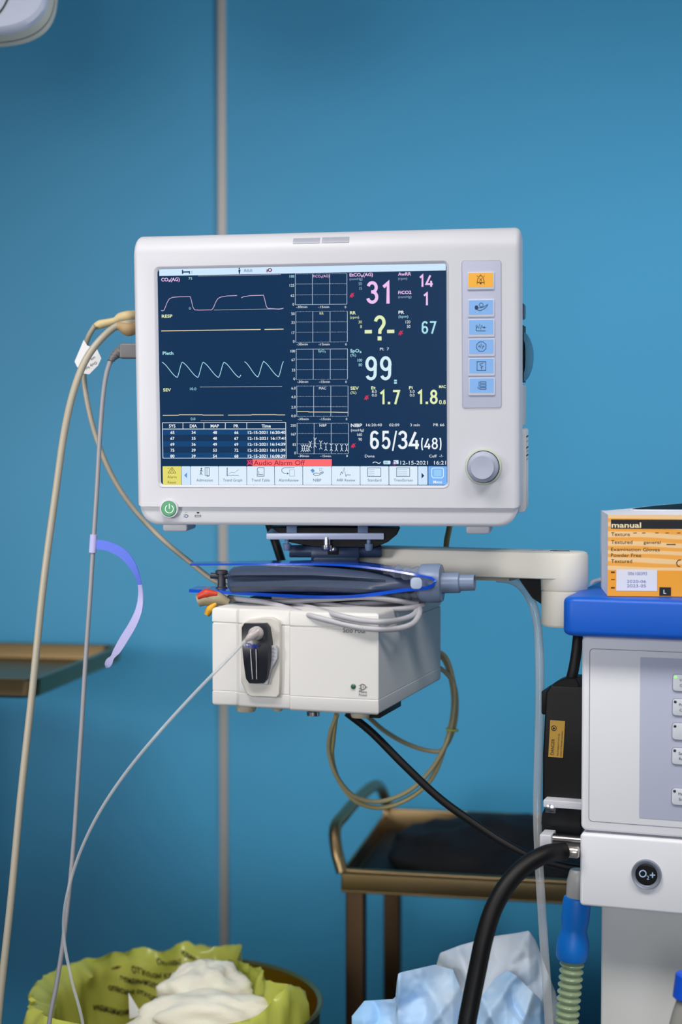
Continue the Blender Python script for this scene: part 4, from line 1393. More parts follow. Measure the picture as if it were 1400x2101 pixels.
# ================================================================== ANAESTHESIA MACHINE
FA = Fr(W(1192, 1703, 1.66), 19)
A = FA.at
mach = thing('anesthesia_machine', 'white anaesthesia machine with blue tray top at the right edge', 'medical device', FA)
mw = .72
PW = mat('panel_white', (230, 231, 237), .45, bump=.02, bscale=900)
z_ct, z_cb = A(1192, 1312).z, A(1192, 1703).z
mb = MB().rbox(0, mw, 0, .40, z_cb, z_ct + .004, PW, .006, .003)
body = mb.build('control_unit', mach)
mb = MB()
i0, i1 = A(1208, 1685), A(1208, 1330)
oo = rrect(i0.x, mw - .02, i0.z, i1.z, .004)
ii = rrect(i0.x + .0007, mw - .0207, i0.z + .0007, i1.z - .0007, .0035)
mb.rings([[(x, -.0003, z) for x, z in oo], [(x, -.0003, z) for x, z in ii]], mat('seam_grey', (140, 142, 160), .6), False, False)
mb.build('panel_seam', body)
k0, k1_ = A(1312, 1678), A(1312, 1348)
mb = MB().rbox(k0.x, mw - .04, -.0005, .002, k0.z, k1_.z, LILAC, .001, .0002)
mb.build('membrane_panel', mach)
BT = mat('button_white', (212, 216, 226), .5)
texts = [('Ventilator', 'On'), ('Pressure', 'Control'), None, ('Screen', 'Reset'), ('Main', 'Screen')]
texts = [('Ve', 'On'), ('Pre', 'Co'), None, ('Se', 'Re'), ('Ma', 'Sc')]
for i, ((y0, y1), tt) in enumerate(zip(((1382.5, 1417), (1433, 1467), (1483, 1516.5), (1533, 1567), (1616, 1650)), texts)):
    x0 = 1381.5 - i * .5
    p0, p1 = A(x0, y1), A(x0 + 60, y0)
    mb = MB().rbox(p0.x - .0006, p0.x + .0306, -.0012, .001, p0.z - .0006, p0.z + .0168 + .0006, mat('button_edge_grey', (128, 130, 150), .5), .0034, .0002)
    mb.rbox(p0.x, p0.x + .030, -.0024, .0, p0.z, p0.z + .0168, BT, .003, .0005)
    bo = mb.build('panel_button', mach)
    c = A(x0 + 5.8, y0 + 6.2)
    mb = MB().lathe([(.0015, .001), (.0015, -.0026), (.0008, -.0032), (0, -.0033)], (c.x, 0, c.z), (0, 1, 0), E('lit_led_green', (150, 255, 120), 1.3) if i == 0 else mat('dark_led', (44, 46, 60), .3), 14)
    mb.build('button_led', bo)
    if tt:
        mb = MB()
        mb.txt(FA, tt[0], x0 + 13, y0 + 15.5, 5.6, INK, -.0027)
        mb.txt(FA, tt[1], x0 + 14, y0 + 26.5, 5.6, INK, -.0027)
        mb.build('button_lettering', bo)
# drawer unit
zd0, zd1 = A(1192, 1856).z, A(1192, 1708).z
mb = MB().rbox(0, mw, -.004, .40, zd0, zd1, PW, .004, .003)
drw = mb.build('flow_unit', mach)
c = A(1327.5, 1793.5, -.004)
kA = (A(1337.5, 1793, -.004) - A(1327.5, 1793, -.004)).length / 10
mb = MB().lathe([(31 * kA, .002), (31 * kA, -.0025), (29.5 * kA, -.0042), (26 * kA, -.0040), (22.5 * kA, -.0028), (22 * kA, .0)], c, (0, 1, 0), mat('button_ring_grey', (128, 136, 150), .35, .3), 40)
ob_ = mb.build('oxygen_button', mach)
mb = MB().lathe([(21.8 * kA, .0), (21.8 * kA, -.0028), (20 * kA, -.0036), (0, -.0038)], c, (0, 1, 0), BLACK, 36)
mb.build('button_face', ob_)
mb = MB()
WB = mat('pale_blue_ink', (178, 204, 240), .5)
dO = -.004 - .0040
mb.ell(FA, 1319.5, 1792.5, 6.6, WB, dO, 24, w=2.2)
mb.txt(FA, '2', 1327.5, 1804.5, 8, WB, dO)
mb.line(FA, [(1334, 1795.5), (1345, 1795.5)], 2.2, WB, dO)
mb.line(FA, [(1339.5, 1790), (1339.5, 1801)], 2.2, WB, dO)
mb.build('button_lettering', ob_)
# lower column and base
cx = A(1234, 1900, .05).x
mb = MB().rbox(cx, mw - .02, .05, .38, FA.loc(Vector((0, 1.6, .12))).z, zd0 + .003, mat('column_beige', (206, 206, 204), .55), .003, .002)
mb.build('column', mach)
mb = MB().rbox(cx + .005, mw - .03, .0, .40, FA.loc(Vector((0, 1.6, .05))).z, FA.loc(Vector((0, 1.6, .12))).z, mat('base_grey', (160, 164, 170), .5), .01, .004)
mb.build('base', mach)
for x in (cx + .03, mw - .06):
    for y in (.03, .36):
        zf = FA.loc(Vector((0, 1.6, 0))).z
        MB().lathe([(.022, -.01), (.025, -.008), (.025, .008), (.022, .01)], (x, y, zf + .0255), (1, 0, 0), BLACK, 20).build('castor', mach)
# blue tray top
TB = mat('tray_blue', (6, 92, 204), .42, bump=.03, bscale=700)
zt0, zt1 = A(1200, 1307, -.03).z, A(1200, 1226, -.03).z
xt = A(1153, 1270, -.03).x
mb = MB()
R = []
for k in range(5):
    t = PI / 2 * k / 4
    R.append((.006 * (1 - math.sin(t)), zt0 + .006 * (1 - math.cos(t))))
for k in range(4, -1, -1):
    t = PI / 2 * k / 4
    R.append((.006 * (1 - math.sin(t)), zt1 - .006 * (1 - math.cos(t))))
mb.rings([[(x, y, z) for x, y in rrect(xt + d_, mw + .02 - d_, -.03 + d_, .42 - d_, .012)] for d_, z in R], TB)
mb.build('tray_top', mach)
# fittings on the left side
y0 = .03
mb = MB()
q0, q1 = A(1120, 1651, y0), A(1200, 1642, y0)
mb.rbox(q0.x, .002, y0 - .012, y0 + .06, q0.z, q1.z, WHITE, .001, .0006)
mb.build('side_plate', mach)
c = A(1131, 1657, y0 - .008)
mb = MB().rbox(c.x - .0055, c.x + .0055, y0 - .011, y0 + .006, A(1131, 1663, y0).z, q0.z + .0005, STEEL, .0006, .0004)
mb.lathe([(.0045, 0), (.0045, .0022), (.002, .003)], (c.x, y0 - .011, c.z), (0, -1, 0), STEEL, 16)
mb.build('side_plate_screw', mach)
y1 = .045
mb = MB()
o = [(1192, 1650), (1122, 1650), (1113, 1668), (1111, 1690), (1118, 1712), (1134, 1722), (1192, 1722)]
mb.prism([(p.x, p.z) for p in [A(x, y, y1) for x, y in o]], y1, y1 + .03, mat('dark_graphite', (24, 25, 28), .3), .001)
mb.build('side_bracket', mach)
r0, r1 = A(1134, 1722, .02), A(1196, 1720, .02)
mb = MB().lathe([(.0062, 0), (.0062, (r1 - r0).length)], r0, (1, 0, 0), mat('rail_steel', (150, 144, 142), .25, 1), 24)
rail = mb.build('side_rail', mach)
q0, q1 = A(1112, 1735, .02), A(1136, 1709, .02)
MB().rbox(q0.x, q1.x, .008, .034, q0.z, q1.z, WHITE, .0012, .001).build('rail_cap', rail)

# ---------------------------------------------------------------- socket block with danger label
FB = Fr(FA.M @ A(1115, 1645, .035), 19)
B = FB.at
blk = thing('mains_socket_block', 'tall black socket block with yellow danger label on the machine side', 'socket block', FB)
xR = FB.loc(FA.M @ Vector((-.0015, .035, 0))).x
mb = MB()
z0, z1 = B(1150, 1646).z, B(1150, 1415).z
xa, xb = B(1113, 1640).x, B(1120, 1420).x
mb.rings([[(x, y, z) for x, y in rrect(xx, xR, yo, .055, .003)] for z, xx, yo in ((z0, xa, .0), (z0 + .05, xa, 0), (z1 - .004, xb, .0), (z1 + .003, xb + .004, .003))], BLACK)
blkb = mb.build('block_body', blk)
p0, p1 = B(1111, 1466, .006), B(1122, 1417, .006)
MB().rbox(p0.x, p1.x + .004, .006, .05, p0.z, p1.z, BLACK, .0025, .001).build('side_clamp', blk)
mb = MB()
mb.prism([(p.x, p.z) for p in [B(x, y, .008) for x, y in ((1122, 1419), (1190, 1424), (1189, 1402), (1183, 1392), (1162, 1391), (1140, 1400))]], .006, .042, BLACK, .001)
plug = mb.build('mains_plug', blk)
MB().tube([FB.M @ B(*p) for p in ((1172, 1398, .02), (1178, 1370, .02), (1183, 1340, .025), (1186, 1310, .03), (1187, 1295, .035))], [.0062, .0058, .0058, .0056, .0054], RUBBER, 12, 6).build('plug_cord', blk, True)
mb = MB()
YL = mat('label_yellow', (172, 134, 50), .5)
mb.flat(FB, [(1129.5, 1477.5), (1160, 1479.5), (1155.5, 1555), (1125.5, 1552.5)], YL, -.0003)
lb = mb.build('danger_label', blk)
mb = MB()
mb.txt(FB, 'DANGER', 1136.5, 1549, 6.6, INK, -.0006, rot=86.5, sx=.86)
mb.ell(FB, 1137, 1494, 5, INK, -.0006, 16, w=1.4)
mb.flat(FB, [(1134, 1497), (1140, 1495), (1136, 1491)], INK, -.0006)
mb.txt(FB, 'Risk of explosion if used in the', 1146, 1550.5, 3.6, INK, -.0006, rot=86.5, sx=.70)
mb.txt(FB, 'presence of flammable anaesthetics', 1152.5, 1551.5, 3.6, INK, -.0006, rot=86.5, sx=.70)
mb.build('danger_lettering', lb)

# ---------------------------------------------------------------- hoses at the machine
gh = thing('gas_hose', 'thick black rubber hose curving down from the metal fitting on the machine', 'hose', FA.M @ A(1175, 1747, .0))
MB().tube([W(*p) for p in ((1160, 1747, 1.655), (1146, 1748, 1.652), (1120, 1753, 1.64), (1080, 1775, 1.63), (1045, 1810, 1.62), (1015, 1860, 1.61), (995, 1920, 1.60), (980, 1990, 1.595), (966, 2060, 1.59), (957, 2115, 1.585))] + [Vector((.11, 1.57, .35)), Vector((.10, 1.53, .012))], .0094, RUBBER, 16, 10).build('rubber_hose', gh, True)
f0 = W(1156, 1746, 1.656)
axf = (FA.R @ Vector((1, 0, 0)))
FIT = mat('satin_fitting', (196, 186, 180), .3, .9)
MB().lathe([(.0062, 0), (.0066, .001), (.0068, .0035), (.0058, .0042), (.0064, .0052), (.0064, .0150), (.0055, .0165)], f0, axf, FIT, 10).build('metal_fitting', gh, True)
cable('drain_hose', 'clear hose hanging from the swing arm past the black socket block', [(1020, 1186, 1.78), (1048, 1190, 1.775), (1070, 1203, 1.765), (1090, 1232, 1.755), (1102, 1275, 1.75), (1107, 1340, 1.745), (1108, 1440, 1.74), (1105, 1560, 1.735), (1103, 1660, 1.73), (1106, 1760, 1.72), (1113, 1880, 1.71), (1121, 2000, 1.70), (1128, 2115, 1.69), Vector((.235, 1.60, .3)), Vector((.235, 1.54, .01))], .0048, CLEAR, 'hose', 14)
yh = 1.70
kh = yh / FPX
bh = thing('breathing_hose', 'pale green corrugated breathing hose with blue cuff under the machine', 'hose', W(1180, 2000, yh))
MB().lathe([(15 * kh, 0), (18 * kh, 3 * kh), (20 * kh, 12 * kh), (22.5 * kh, 24 * kh), (22.5 * kh, 66 * kh)], W(1187, 1784, yh), W(1184, 1842, yh) - W(1187, 1784, yh), mat('port_grey', (166, 164, 164), .35), 28).build('grey_port', bh, True)
axd = W(1175, 1972, yh) - W(1187, 1842, yh)
MB().lathe([(24 * kh, -2 * kh), (27.5 * kh, 0), (29 * kh, 8 * kh), (29 * kh, 46 * kh), (27 * kh, 60 * kh), (26 * kh, 68 * kh), (29 * kh, 78 * kh), (33 * kh, 90 * kh), (34 * kh, 108 * kh), (33 * kh, 124 * kh), (30 * kh, 130 * kh), (24 * kh, 131 * kh)], W(1185, 1842, yh), axd, mat('cuff_blue', (10, 118, 216), .45), 32).build('blue_cuff', bh, True)
hp = W(1175, 1971, yh)
axh = (W(1163, 2101, yh) - hp).normalized()
prof = []
for k in range(560):
    h = k * 1.6
    u = (h % 14.8) / 14.8
    prof.append(((19 + 6.5 * (.5 - .5 * math.cos(2 * PI * u)) ** .75) * kh, h * kh))
MB().lathe(prof, hp, axh, clear_mat('corrugated_green', (176, 196, 156), .60, .12), 28, False, False).build('corrugated_tube', bh, True)
th = thing('side_hose', 'grey hose with bright blue cuff in front of the column, bottom right corner', 'hose', W(1400, 2040, 1.52))
MB().lathe([(.010, 0), (.0125, .002), (.0125, .024), (.0105, .026)], W(1407, 2052, 1.52), W(1414, 2000, 1.52) - W(1407, 2052, 1.52), mat('cuff_royal', (14, 84, 214), .45), 24).build('blue_cuff', th, True)
MB().tube([W(1414, 2046, 1.52), W(1400, 2085, 1.52), W(1384, 2150, 1.52)], .0098, mat('hose_grey', (150, 148, 142), .5), 16, 6).build('hose_tube', th, True)

# ---------------------------------------------------------------- glove box
ztop = (FA.M @ Vector((0, 0, zt1))).z
pb = Wz(1247, 1223, ztop + .0005)
FG = Fr(pb, 5.5)
g = FG.at
gw, gh_, gd = .235, g(1247, 1056).z, .115
gb = thing('glove_box', 'orange and white glove carton with black manual banner on the blue tray', 'box', FG)
mo = mat('carton_orange', (246, 166, 50), .5)
nt = mo.node_tree
tcn = nt.nodes.new('ShaderNodeTexCoord')
wv = nt.nodes.new('ShaderNodeTexWave')
wv.bands_direction = 'Z'
wv.inputs['Scale'].default_value = 38
wv.inputs['Distortion'].default_value = 9
wv.inputs['Detail'].default_value = 2
wv.inputs['Detail Scale'].default_value = .5
mp = nt.nodes.new('ShaderNodeMapping')
mp.inputs['Scale'].default_value = (.22, .22, 1)
rp = nt.nodes.new('ShaderNodeValToRGB')
rp.color_ramp.elements[0].color = (*lin((246, 170, 66)), 1)
rp.color_ramp.elements[1].color = (*lin((246, 206, 150)), 1)
rp.color_ramp.elements[0].position = .35
rp.color_ramp.elements[1].position = .6
sx_ = nt.nodes.new('ShaderNodeSeparateXYZ')
gt = nt.nodes.new('ShaderNodeMath')
gt.operation = 'GREATER_THAN'
gt.inputs[1].default_value = .0265
mx = nt.nodes.new('ShaderNodeMix')
mx.data_type = 'RGBA'
L = nt.links
L.new(tcn.outputs['Object'], mp.inputs['Vector'])
L.new(mp.outputs['Vector'], wv.inputs['Vector'])
L.new(wv.outputs['Fac'], rp.inputs['Fac'])
L.new(tcn.outputs['Object'], sx_.inputs['Vector'])
L.new(sx_.outputs['Z'], gt.inputs[0])
L.new(gt.outputs['Value'], mx.inputs['Factor'])
mx.inputs['A'].default_value = (*lin((246, 164, 44)), 1)
L.new(rp.outputs['Color'], mx.inputs['B'])
L.new(mx.outputs['Result'], nt.nodes['Principled BSDF'].inputs['Base Color'])
CW = mat('carton_white', (226, 228, 240), .55)
mb = MB()
# carton: orange front, white sides, slightly domed top
vs = [(0, 0, 0), (gw, 0, 0), (gw, 0, gh_), (0, 0, gh_), (0, gd, .0), (gw, gd, 0), (gw, gd, gh_), (0, gd, gh_)]
mb.add(vs, [(0, 1, 2, 3)], mo)
mb.add(vs, [(4, 0, 3, 7), (5, 4, 7, 6), (1, 5, 6, 2), (0, 4, 5, 1)], CW)
def gtop(u, v):
    return gh_ + .0095 * math.sin(PI * min(1, v)) ** .8 * max(0, min(1, u * 2.6, (1 - u) * 2.6)) ** .7


top = []
n_ = 20
for j in range(9):
    for i in range(n_ + 1):
        u, v = i / n_, j / 8
        top.append((gw * u, gd * v, gtop(u, v)))
mb.add(top, [(j * (n_ + 1) + i, j * (n_ + 1) + i + 1, (j + 1) * (n_ + 1) + i + 1, (j + 1) * (n_ + 1) + i) for j in range(8) for i in range(n_)], CW)
cart = mb.build('carton', gb, angle=30)
mb = MB()
mb.lathe([(.010, 0), (.010, .001)], (0, 0, 0), (0, 0, 1), INK)
mb = MB()
def ovr(a_, b_, lift):
    o_ = []
    for k in range(40):
        x, y = .50 + a_ * math.cos(2 * PI * k / 40), .30 + b_ * math.sin(2 * PI * k / 40)
        o_.append((gw * x, gd * y, gtop(x, y) + lift))
    return o_


mb.rings([ovr(.40, .225, .0002), ovr(.40, .225, .0012), ovr(.385, .205, .0012)], CW, False, False)
mb.rings([ovr(.385, .205, .0011), ovr(.2, .1, .0009), ovr(.02, .01, .0009)], BLACK, False, True)
mb.build('dispensing_opening', gb)
mb = MB()
dg_ = -.0003
xg1 = 1398 + 140
mb.rect(FG, 1254, 1066.5, 1450, 1084.5, INK, dg_)
mb.txt(FG, 'manual', 1255.5, 1082.3, 10.6, mat('cream_ink', (244, 226, 186), .5), dg_ - .0003, x1=1316, bold=True)
mb.build('banner', gb)
mb = MB()
BR = mat('carton_brown_ink', (74, 50, 24), .6)
mb.txt(FG, 'Texture', 1254.5, 1099.5, 7.4, BR, dg_, x1=1293)
mb.txt(FG, 'Textured', 1254.5, 1115.5, 7.4, BR, dg_, x1=1298)
mb.txt(FG, 'general', 1321, 1115.5, 6.2, BR, dg_, x1=1356)
mb.txt(FG, 'Examination Gloves', 1254, 1130.5, 7.2, BR, dg_, x1=1354)
mb.txt(FG, 'Powder Free', 1254, 1142.5, 7.2, BR, dg_, x1=1316)
mb.txt(FG, 'Textured', 1254.5, 1154.5, 7.2, BR, dg_, x1=1297.5)
for x in (1300, 1318, 1345, 1366, 1390):
    mb.line(FG, [(x, 1093.5), (x + 7, 1093.2)], 1.2, BR, dg_)
mb.line(FG, [(1368, 1117), (1387, 1117)], 2, BR, dg_)
mb.line(FG, [(1398, 1148.2), (1392, 1149.5), (1388.5, 1155), (1391, 1161), (1396, 1162.5)], 1.8, BR, dg_)
for y in (1174, 1189, 1206):
    mb.line(FG, [(1254, y), (1262, y)], 3 if y != 1189 else 1.4, BR, dg_)
mb.build('carton_lettering', gb)
mb = MB()
mb.rect(FG, 1265, 1169, 1349, 1212, CW, dg_)
VI = mat('violet_ink', (130, 130, 190), .6)
mb.txt(FG, '006100393', 1289, 1179.5, 6.2, VI, dg_ - .0003, x1=1328)
mb.txt(FG, '2020-06', 1287, 1195.5, 6, VI, dg_ - .0003, x1=1326)
mb.txt(FG, '2023-05', 1287, 1204.5, 6, VI, dg_ - .0003, x1=1326)
mb.build('date_sticker', gb)
mb = MB()
mb.rect(FG, 1353.5, 1205, 1377.5, 1222.4, INK, dg_)
mb.txt(FG, 'L', 1362, 1218, 8, mat('carton_white', (226, 228, 240)), dg_ - .0003, bold=True)
mb.build('size_mark', gb)
# small white plastic tongue behind the carton
cable('plastic_tongue', 'small white curved plastic piece behind the left end of the glove carton', [(1212, 1199, 1.74), (1216, 1194, 1.74), (1226, 1191, 1.745), (1242, 1188, 1.75)], .0024, WHITE, 'plastic piece')

# ================================================================== BACKGROUND FURNITURE
# trolley
FT_ = Fr(W(700, 1786, 2.16), 11)
T = FT_.at
trl = thing('instrument_trolley', 'steel trolley with raised push handle standing by the blue wall', 'trolley', Fr(FT_.M.translation - Vector((0, 0, FT_.M.translation.z)), 11))
FTB = Fr(FT_.M.translation - Vector((0, 0, FT_.M.translation.z)), 11)
z0 = FT_.M.translation.z
tw, td, rim = .62, .345, .028
mb = MB()
mb.rbox(0, tw, 0, .004, z0 - rim, z0, WSTEEL, .002, .001)
mb.rbox(0, tw, td - .004, td, z0 - rim, z0 + .006, WSTEEL, .002, .001)
mb.zbox(0, .004, 0, td, z0 - rim, z0, WSTEEL, .001, .001)
mb.zbox(tw - .004, tw, 0, td, z0 - rim, z0, WSTEEL, .001, .001)
mb.rbox(0, tw, 0, td, z0 - rim - .002, z0 - rim + .001, WSTEEL, .001, .0003)
mb.tube([(0, 0, z0), (tw, 0, z0)], .004, WSTEEL, 10)
mb.tube([(0, td, z0 + .006), (tw, td, z0 + .006)], .004, WSTEEL, 10)
mb.build('tray', trl)
mb = MB().zbox(.006, tw - .006, .006, td - .006, z0 - rim + .0012, z0 - rim + .0035, mat('painted_dark_reflection', (26, 28, 32), .6), .004, .001)  # added sheet, its dark colour stands in for the steel's dark reflections
mb.build('dark_reflection_sheet', trl)
LEGM = mat('leg_bronze_steel', (84, 64, 44), .45, .8)
for x in (.018, tw - .018):
    for y in (.016, td - .016):
        MB().zbox(x - .013, x + .013, y - .011, y + .011, .06, z0 - rim, LEGM, .003, .001).build('leg', trl)
        MB().lathe([(.022, -.01), (.026, -.008), (.026, .008), (.022, .01)], (x, y, .026), (1, 0, 0), RUBBER, 18).build('castor', trl)
mb = MB().rbox(.01, tw - .01, .01, td - .01, .26, .275, WSTEEL, .002, .001)
mb.build('lower_shelf', trl)
hz = [FTB.loc(p) for p in (W(703, 1790, 2.16), W(691, 1745, 2.17), W(688, 1700, 2.19), W(706, 1672, 2.23), W(768, 1612, 2.42), W(783, 1620, 2.48), W(797, 1655, 2.50), W(806, 1672, 2.50))]
mb = MB().tube(hz, .0085, WSTEEL, 14, 8)
mb.build('push_handle', trl)
# dark bundle lying in the trolley tray
mb = MB()
vs, fs = [], []
nu, nv = 32, 10
cb_ = FTB.M @ Vector((.185, td * .50, z0 - rim + .006))
for j in range(nv + 1):
    for i in range(nu):
        t, u = 2 * PI * i / nu, j / nv
        d_ = Vector((math.cos(t) * math.sin(PI / 2 * u), math.sin(t) * math.sin(PI / 2 * u), math.cos(PI / 2 * u)))
        k_ = 1 + .25 * noise.noise(d_ * 2.6 + Vector((3, 1, 2)))
        vs.append(cb_ + Vector((d_.x * .150 * k_, d_.y * .135 * k_, d_.z * .062 * k_)))
for j in range(nv):
    for i in range(nu):
        fs.append((j * nu + i, j * nu + (i + 1) % nu, (j + 1) * nu + (i + 1) % nu, (j + 1) * nu + i))
mb.add(vs, [f[::-1] for f in fs], mat('black_cloth', (20, 20, 24), .8, bump=.4, bscale=60))
tag(mb.build('cloth_bundle', angle=80), 'crumpled black bundle lying in the steel trolley tray', 'bundle')
mb = MB().zbox(-.045, .045, -.035, .035, 0, .03, mat('slate_plastic', (86, 92, 112), .6), .012, .006)
cbx = FTB.M @ Vector((.395, td * .36, z0 - rim + .0040))
mb.v = [tuple(Vector(p) + cbx) for p in mb.v]
tag(mb.build('slate_box'), 'small slate grey box beside the black bundle in the trolley', 'box')

# left tray
FLt = Fr(W(75, 1395, 2.15), 10)
zl = FLt.M.translation.z
base = FLt.M.translation.copy()
FLB = Fr(Vector((base.x, base.y, 0)), 10)
ts = thing('instrument_stand', 'steel instrument tray on a stand, cut off by the left frame edge', 'tray stand', FLB)
lw_, ld = .60, .385
TRM = mat('tray_outer_steel', (120, 116, 104), .32, 1.0)
mb = MB()
def trayring(d, z, r=.02):
    return [(x, y, z) for x, y in rrect(-lw_ + d, 0 - d, 0 + d, ld - d, r)]
mb.rings([trayring(.010, zl - .027), trayring(.002, zl - .022), trayring(0, zl - .002), trayring(-.002, zl), trayring(-.001, zl + .001), trayring(.010, zl), trayring(.012, zl - .004), trayring(.017, zl - .021), trayring(.03, zl - .023)], WSTEEL)
mb.build('tray', ts)
mb = MB().tube([(-lw_ * .6, ld * .5, .05), (-lw_ * .6, ld * .5, zl - .03)], .014, STEEL, 16)
mb.build('post', ts)
mb = MB().rbox(-lw_ * .6 - .02, -lw_ * .6 + .02, .02, ld - .02, zl - .040, zl - .026, STEEL, .004, .002)
mb.build('tray_support', ts)
mb = MB().rbox(-lw_ * .6 - .20, -lw_ * .6 + .20, ld * .5 - .03, ld * .5 + .03, .02, .055, STEEL, .01, .004)
mb.build('foot_bar', ts)
for q in (-.17, .17):
    MB().lathe([(.018, -.012), (.02, -.01), (.02, .01), (.018, .012)], (-lw_ * .6 + q, ld * .5, .02), (0, 1, 0), RUBBER, 16).build('castor', ts)

# ceiling lamp head, upper left
lc = W(-30, -35, 2.05)
lampo = thing('examination_lamp', 'white lamp head poking in at the top left corner', 'lamp', lc)
kl = 2.05 / FPX


def sup(r, sy, y, n=56, p=3.0):
    o = []
    for k in range(n):
        t = 2 * PI * k / n
        c_, s_ = math.cos(t), math.sin(t)
        o.append((math.copysign(abs(c_) ** (2 / p), c_) * r * kl, y, math.copysign(abs(s_) ** (2 / p), s_) * r * sy * kl))
    return o


tilt = Matrix.Rotation(math.radians(-14), 3, 'X') @ Matrix.Rotation(math.radians(-8), 3, 'Z')
LWm = mat('lamp_white', (186, 194, 216), .4)
LRm = mat('lamp_rim_grey', (206, 202, 190), .5)


def tl(rings_):
    return [[tuple(lc + tilt @ Vector(p)) for p in r] for r in rings_]


mb = MB().rings(tl([sup(126, .80, -.001), sup(132, .82, .003), sup(133, .83, .010)]), LWm, True, False)
mb.rings(tl([sup(133, .83, .010), sup(133, .83, .026)]), LRm, False, False)
mb.rings(tl([sup(131.5, .82, .026), sup(131.5, .82, .028)]), INK, False, False)
mb.rings(tl([sup(133, .83, .028), sup(133, .83, .038), sup(126, .80, .044)]), LRm, False, True)
mb.build('lamp_head', lampo, True)
mb = MB().rings(tl([sup(58, 1.55, -.0016, p=2), sup(54, 1.56, -.0016, p=2)]), INK, False, False)
mb.build('lens_ring', lampo, True)
mb = MB().tube([lc + tilt @ Vector((0, .06, 0)), lc + Vector((-.02, .12, .05)), Vector((lc.x - .05, lc.y + .15, 2.9))], .018, LWm, 16, 8)
mb.build('hanger', lampo, True)

# ================================================================== BINS
BY = 1.95
bc = W(374, 2052, BY)
br = 287 * BY / FPX
bn = thing('waste_bin', 'round steel waste bin lined with a yellow bag, bottom left', 'bin', Vector((bc.x, bc.y, 0)))
BINM = mat('bin_steel', (206, 166, 104), .32, 1.0, var=.1)
mb = MB().lathe([(br * .92, 0), (br * .92, .02), (br, bc.z - .006), (br + .004, bc.z - .003), (br + .002, bc.z), (br - .003, bc.z - .003), (br * .915, .025), (0, .025)], Vector((bc.x, bc.y, 0)), (0, 0, 1), BINM, 64, True, True)
mb.build('bin_body', bn, True)
lg = Vector((bc.x, bc.y, 0))
# liner bag
YB_ = mat('yellow_bag_film', (226, 232, 112), .27, coat=.3, var=.06, vscale=9, sub=0)
nb = YB_.node_tree
tb = nb.nodes.new('ShaderNodeBsdfTranslucent')
tb.inputs['Color'].default_value = (*lin((226, 224, 116)), 1)
ms = nb.nodes.new('ShaderNodeMixShader')
ms.inputs['Fac'].default_value = .45
nb.links.new(nb.nodes['Principled BSDF'].outputs['BSDF'], ms.inputs[1])
nb.links.new(tb.outputs['BSDF'], ms.inputs[2])
nb.links.new(ms.outputs['Shader'], nb.nodes['Material Output'].inputs['Surface'])
prof = [(.30, -.155), (.62, -.15), (.78, -.12), (.86, -.085), (.90, -.06), (.915, -.045), (.94, -.025), (.95, -.012), (.965, .0), (.975, .008), (1.0, .014), (1.03, .010), (1.05, -.006), (1.058, -.02), (1.062, -.035), (1.07, -.055), (1.072, -.075), (1.075, -.10), (1.08, -.125), (1.085, -.165)]
JR = 10      # ring that lies on the rim
prof_j = [max(0, min(13, j * .7)) for j in range(len(prof))]
NP = 260
mb = MB()
R = []


def ridg(v, f):
    return 1 - abs(noise.noise(v * f)) * 2


def bagpt(ph, pf, z, j):
    # ph=0 to the right, 90 deg away from the camera
    dgr = (math.degrees(ph) + 180) % 360 - 180
    g_ = 1 / (1 + math.exp(-(dgr + 14) / 4)) * 1 / (1 + math.exp((dgr - 60) / 4))      # pulled inwards at the right
    ridge = math.exp(-((dgr - 66) / 9) ** 2)
    V = Vector((math.cos(ph) * 2.2, math.sin(ph) * 2.2, j * .22))
    w1 = noise.noise(V * 1.5)
    cr = ridg(V + Vector((4, 1, 0)), 1.3) * .8 + ridg(V + Vector((1, 7, j * .3)), 3.6) * .34 + noise.noise(V * 2.4 + Vector((9, 2, j * .5))) * .5 + ridg(V + Vector((0, 0, j)), 8) * .07
    a_ = .014 if j > 5 else .009
    rr_ = br * pf * (1 + .03 * w1) + a_ * (cr - .6)
    z += .005 * (cr - .6)
    rr_ *= 1 - g_ * (.36 if j < 6 else .36 + .03 * (j - 5))
    z += g_ * (.012 if j < 9 else -.02) + ridge * (.007 if j > 4 else 0)
    rr_ -= ridge * .012
    puff = math.exp(-((dgr + 34) / 16) ** 2)
    if j > 4:
        z += puff * .030
        rr_ -= puff * .012
    lf = max(0, -math.cos(ph - .35)) ** 3
    fr_ = max(0, -math.sin(ph)) ** 2
    if j >= 6:
        rr_ += lf * .014
        z += fr_ * .014
    return Vector((bc.x + rr_ * math.cos(ph), bc.y + rr_ * math.sin(ph), bc.z + z))


for j, (pf, z) in enumerate(prof):
    R.append([tuple(bagpt(2 * PI * k / NP, pf, z, prof_j[j])) for k in range(NP)])
mb.rings(R, YB_, True, False)
bgo = mb.build('liner_bag', bn, True, angle=70)
# printed lines on the inner back of the liner
BI = mat('bag_black_ink', (34, 34, 22), .6)


def bag_surf(ph, d):
    """point d (m) below the rim on the inside of the liner"""
    z = .010 - d
    for i in range(JR, 0, -1):
        if prof[i - 1][1] <= z <= prof[i][1]:
            t = (z - prof[i - 1][1]) / (prof[i][1] - prof[i - 1][1])
            return bagpt(ph, prof[i - 1][0], prof[i - 1][1], prof_j[i - 1]).lerp(bagpt(ph, prof[i][0], prof[i][1], prof_j[i]), t)
    return bagpt(ph, prof[4][0], z, prof_j[4])


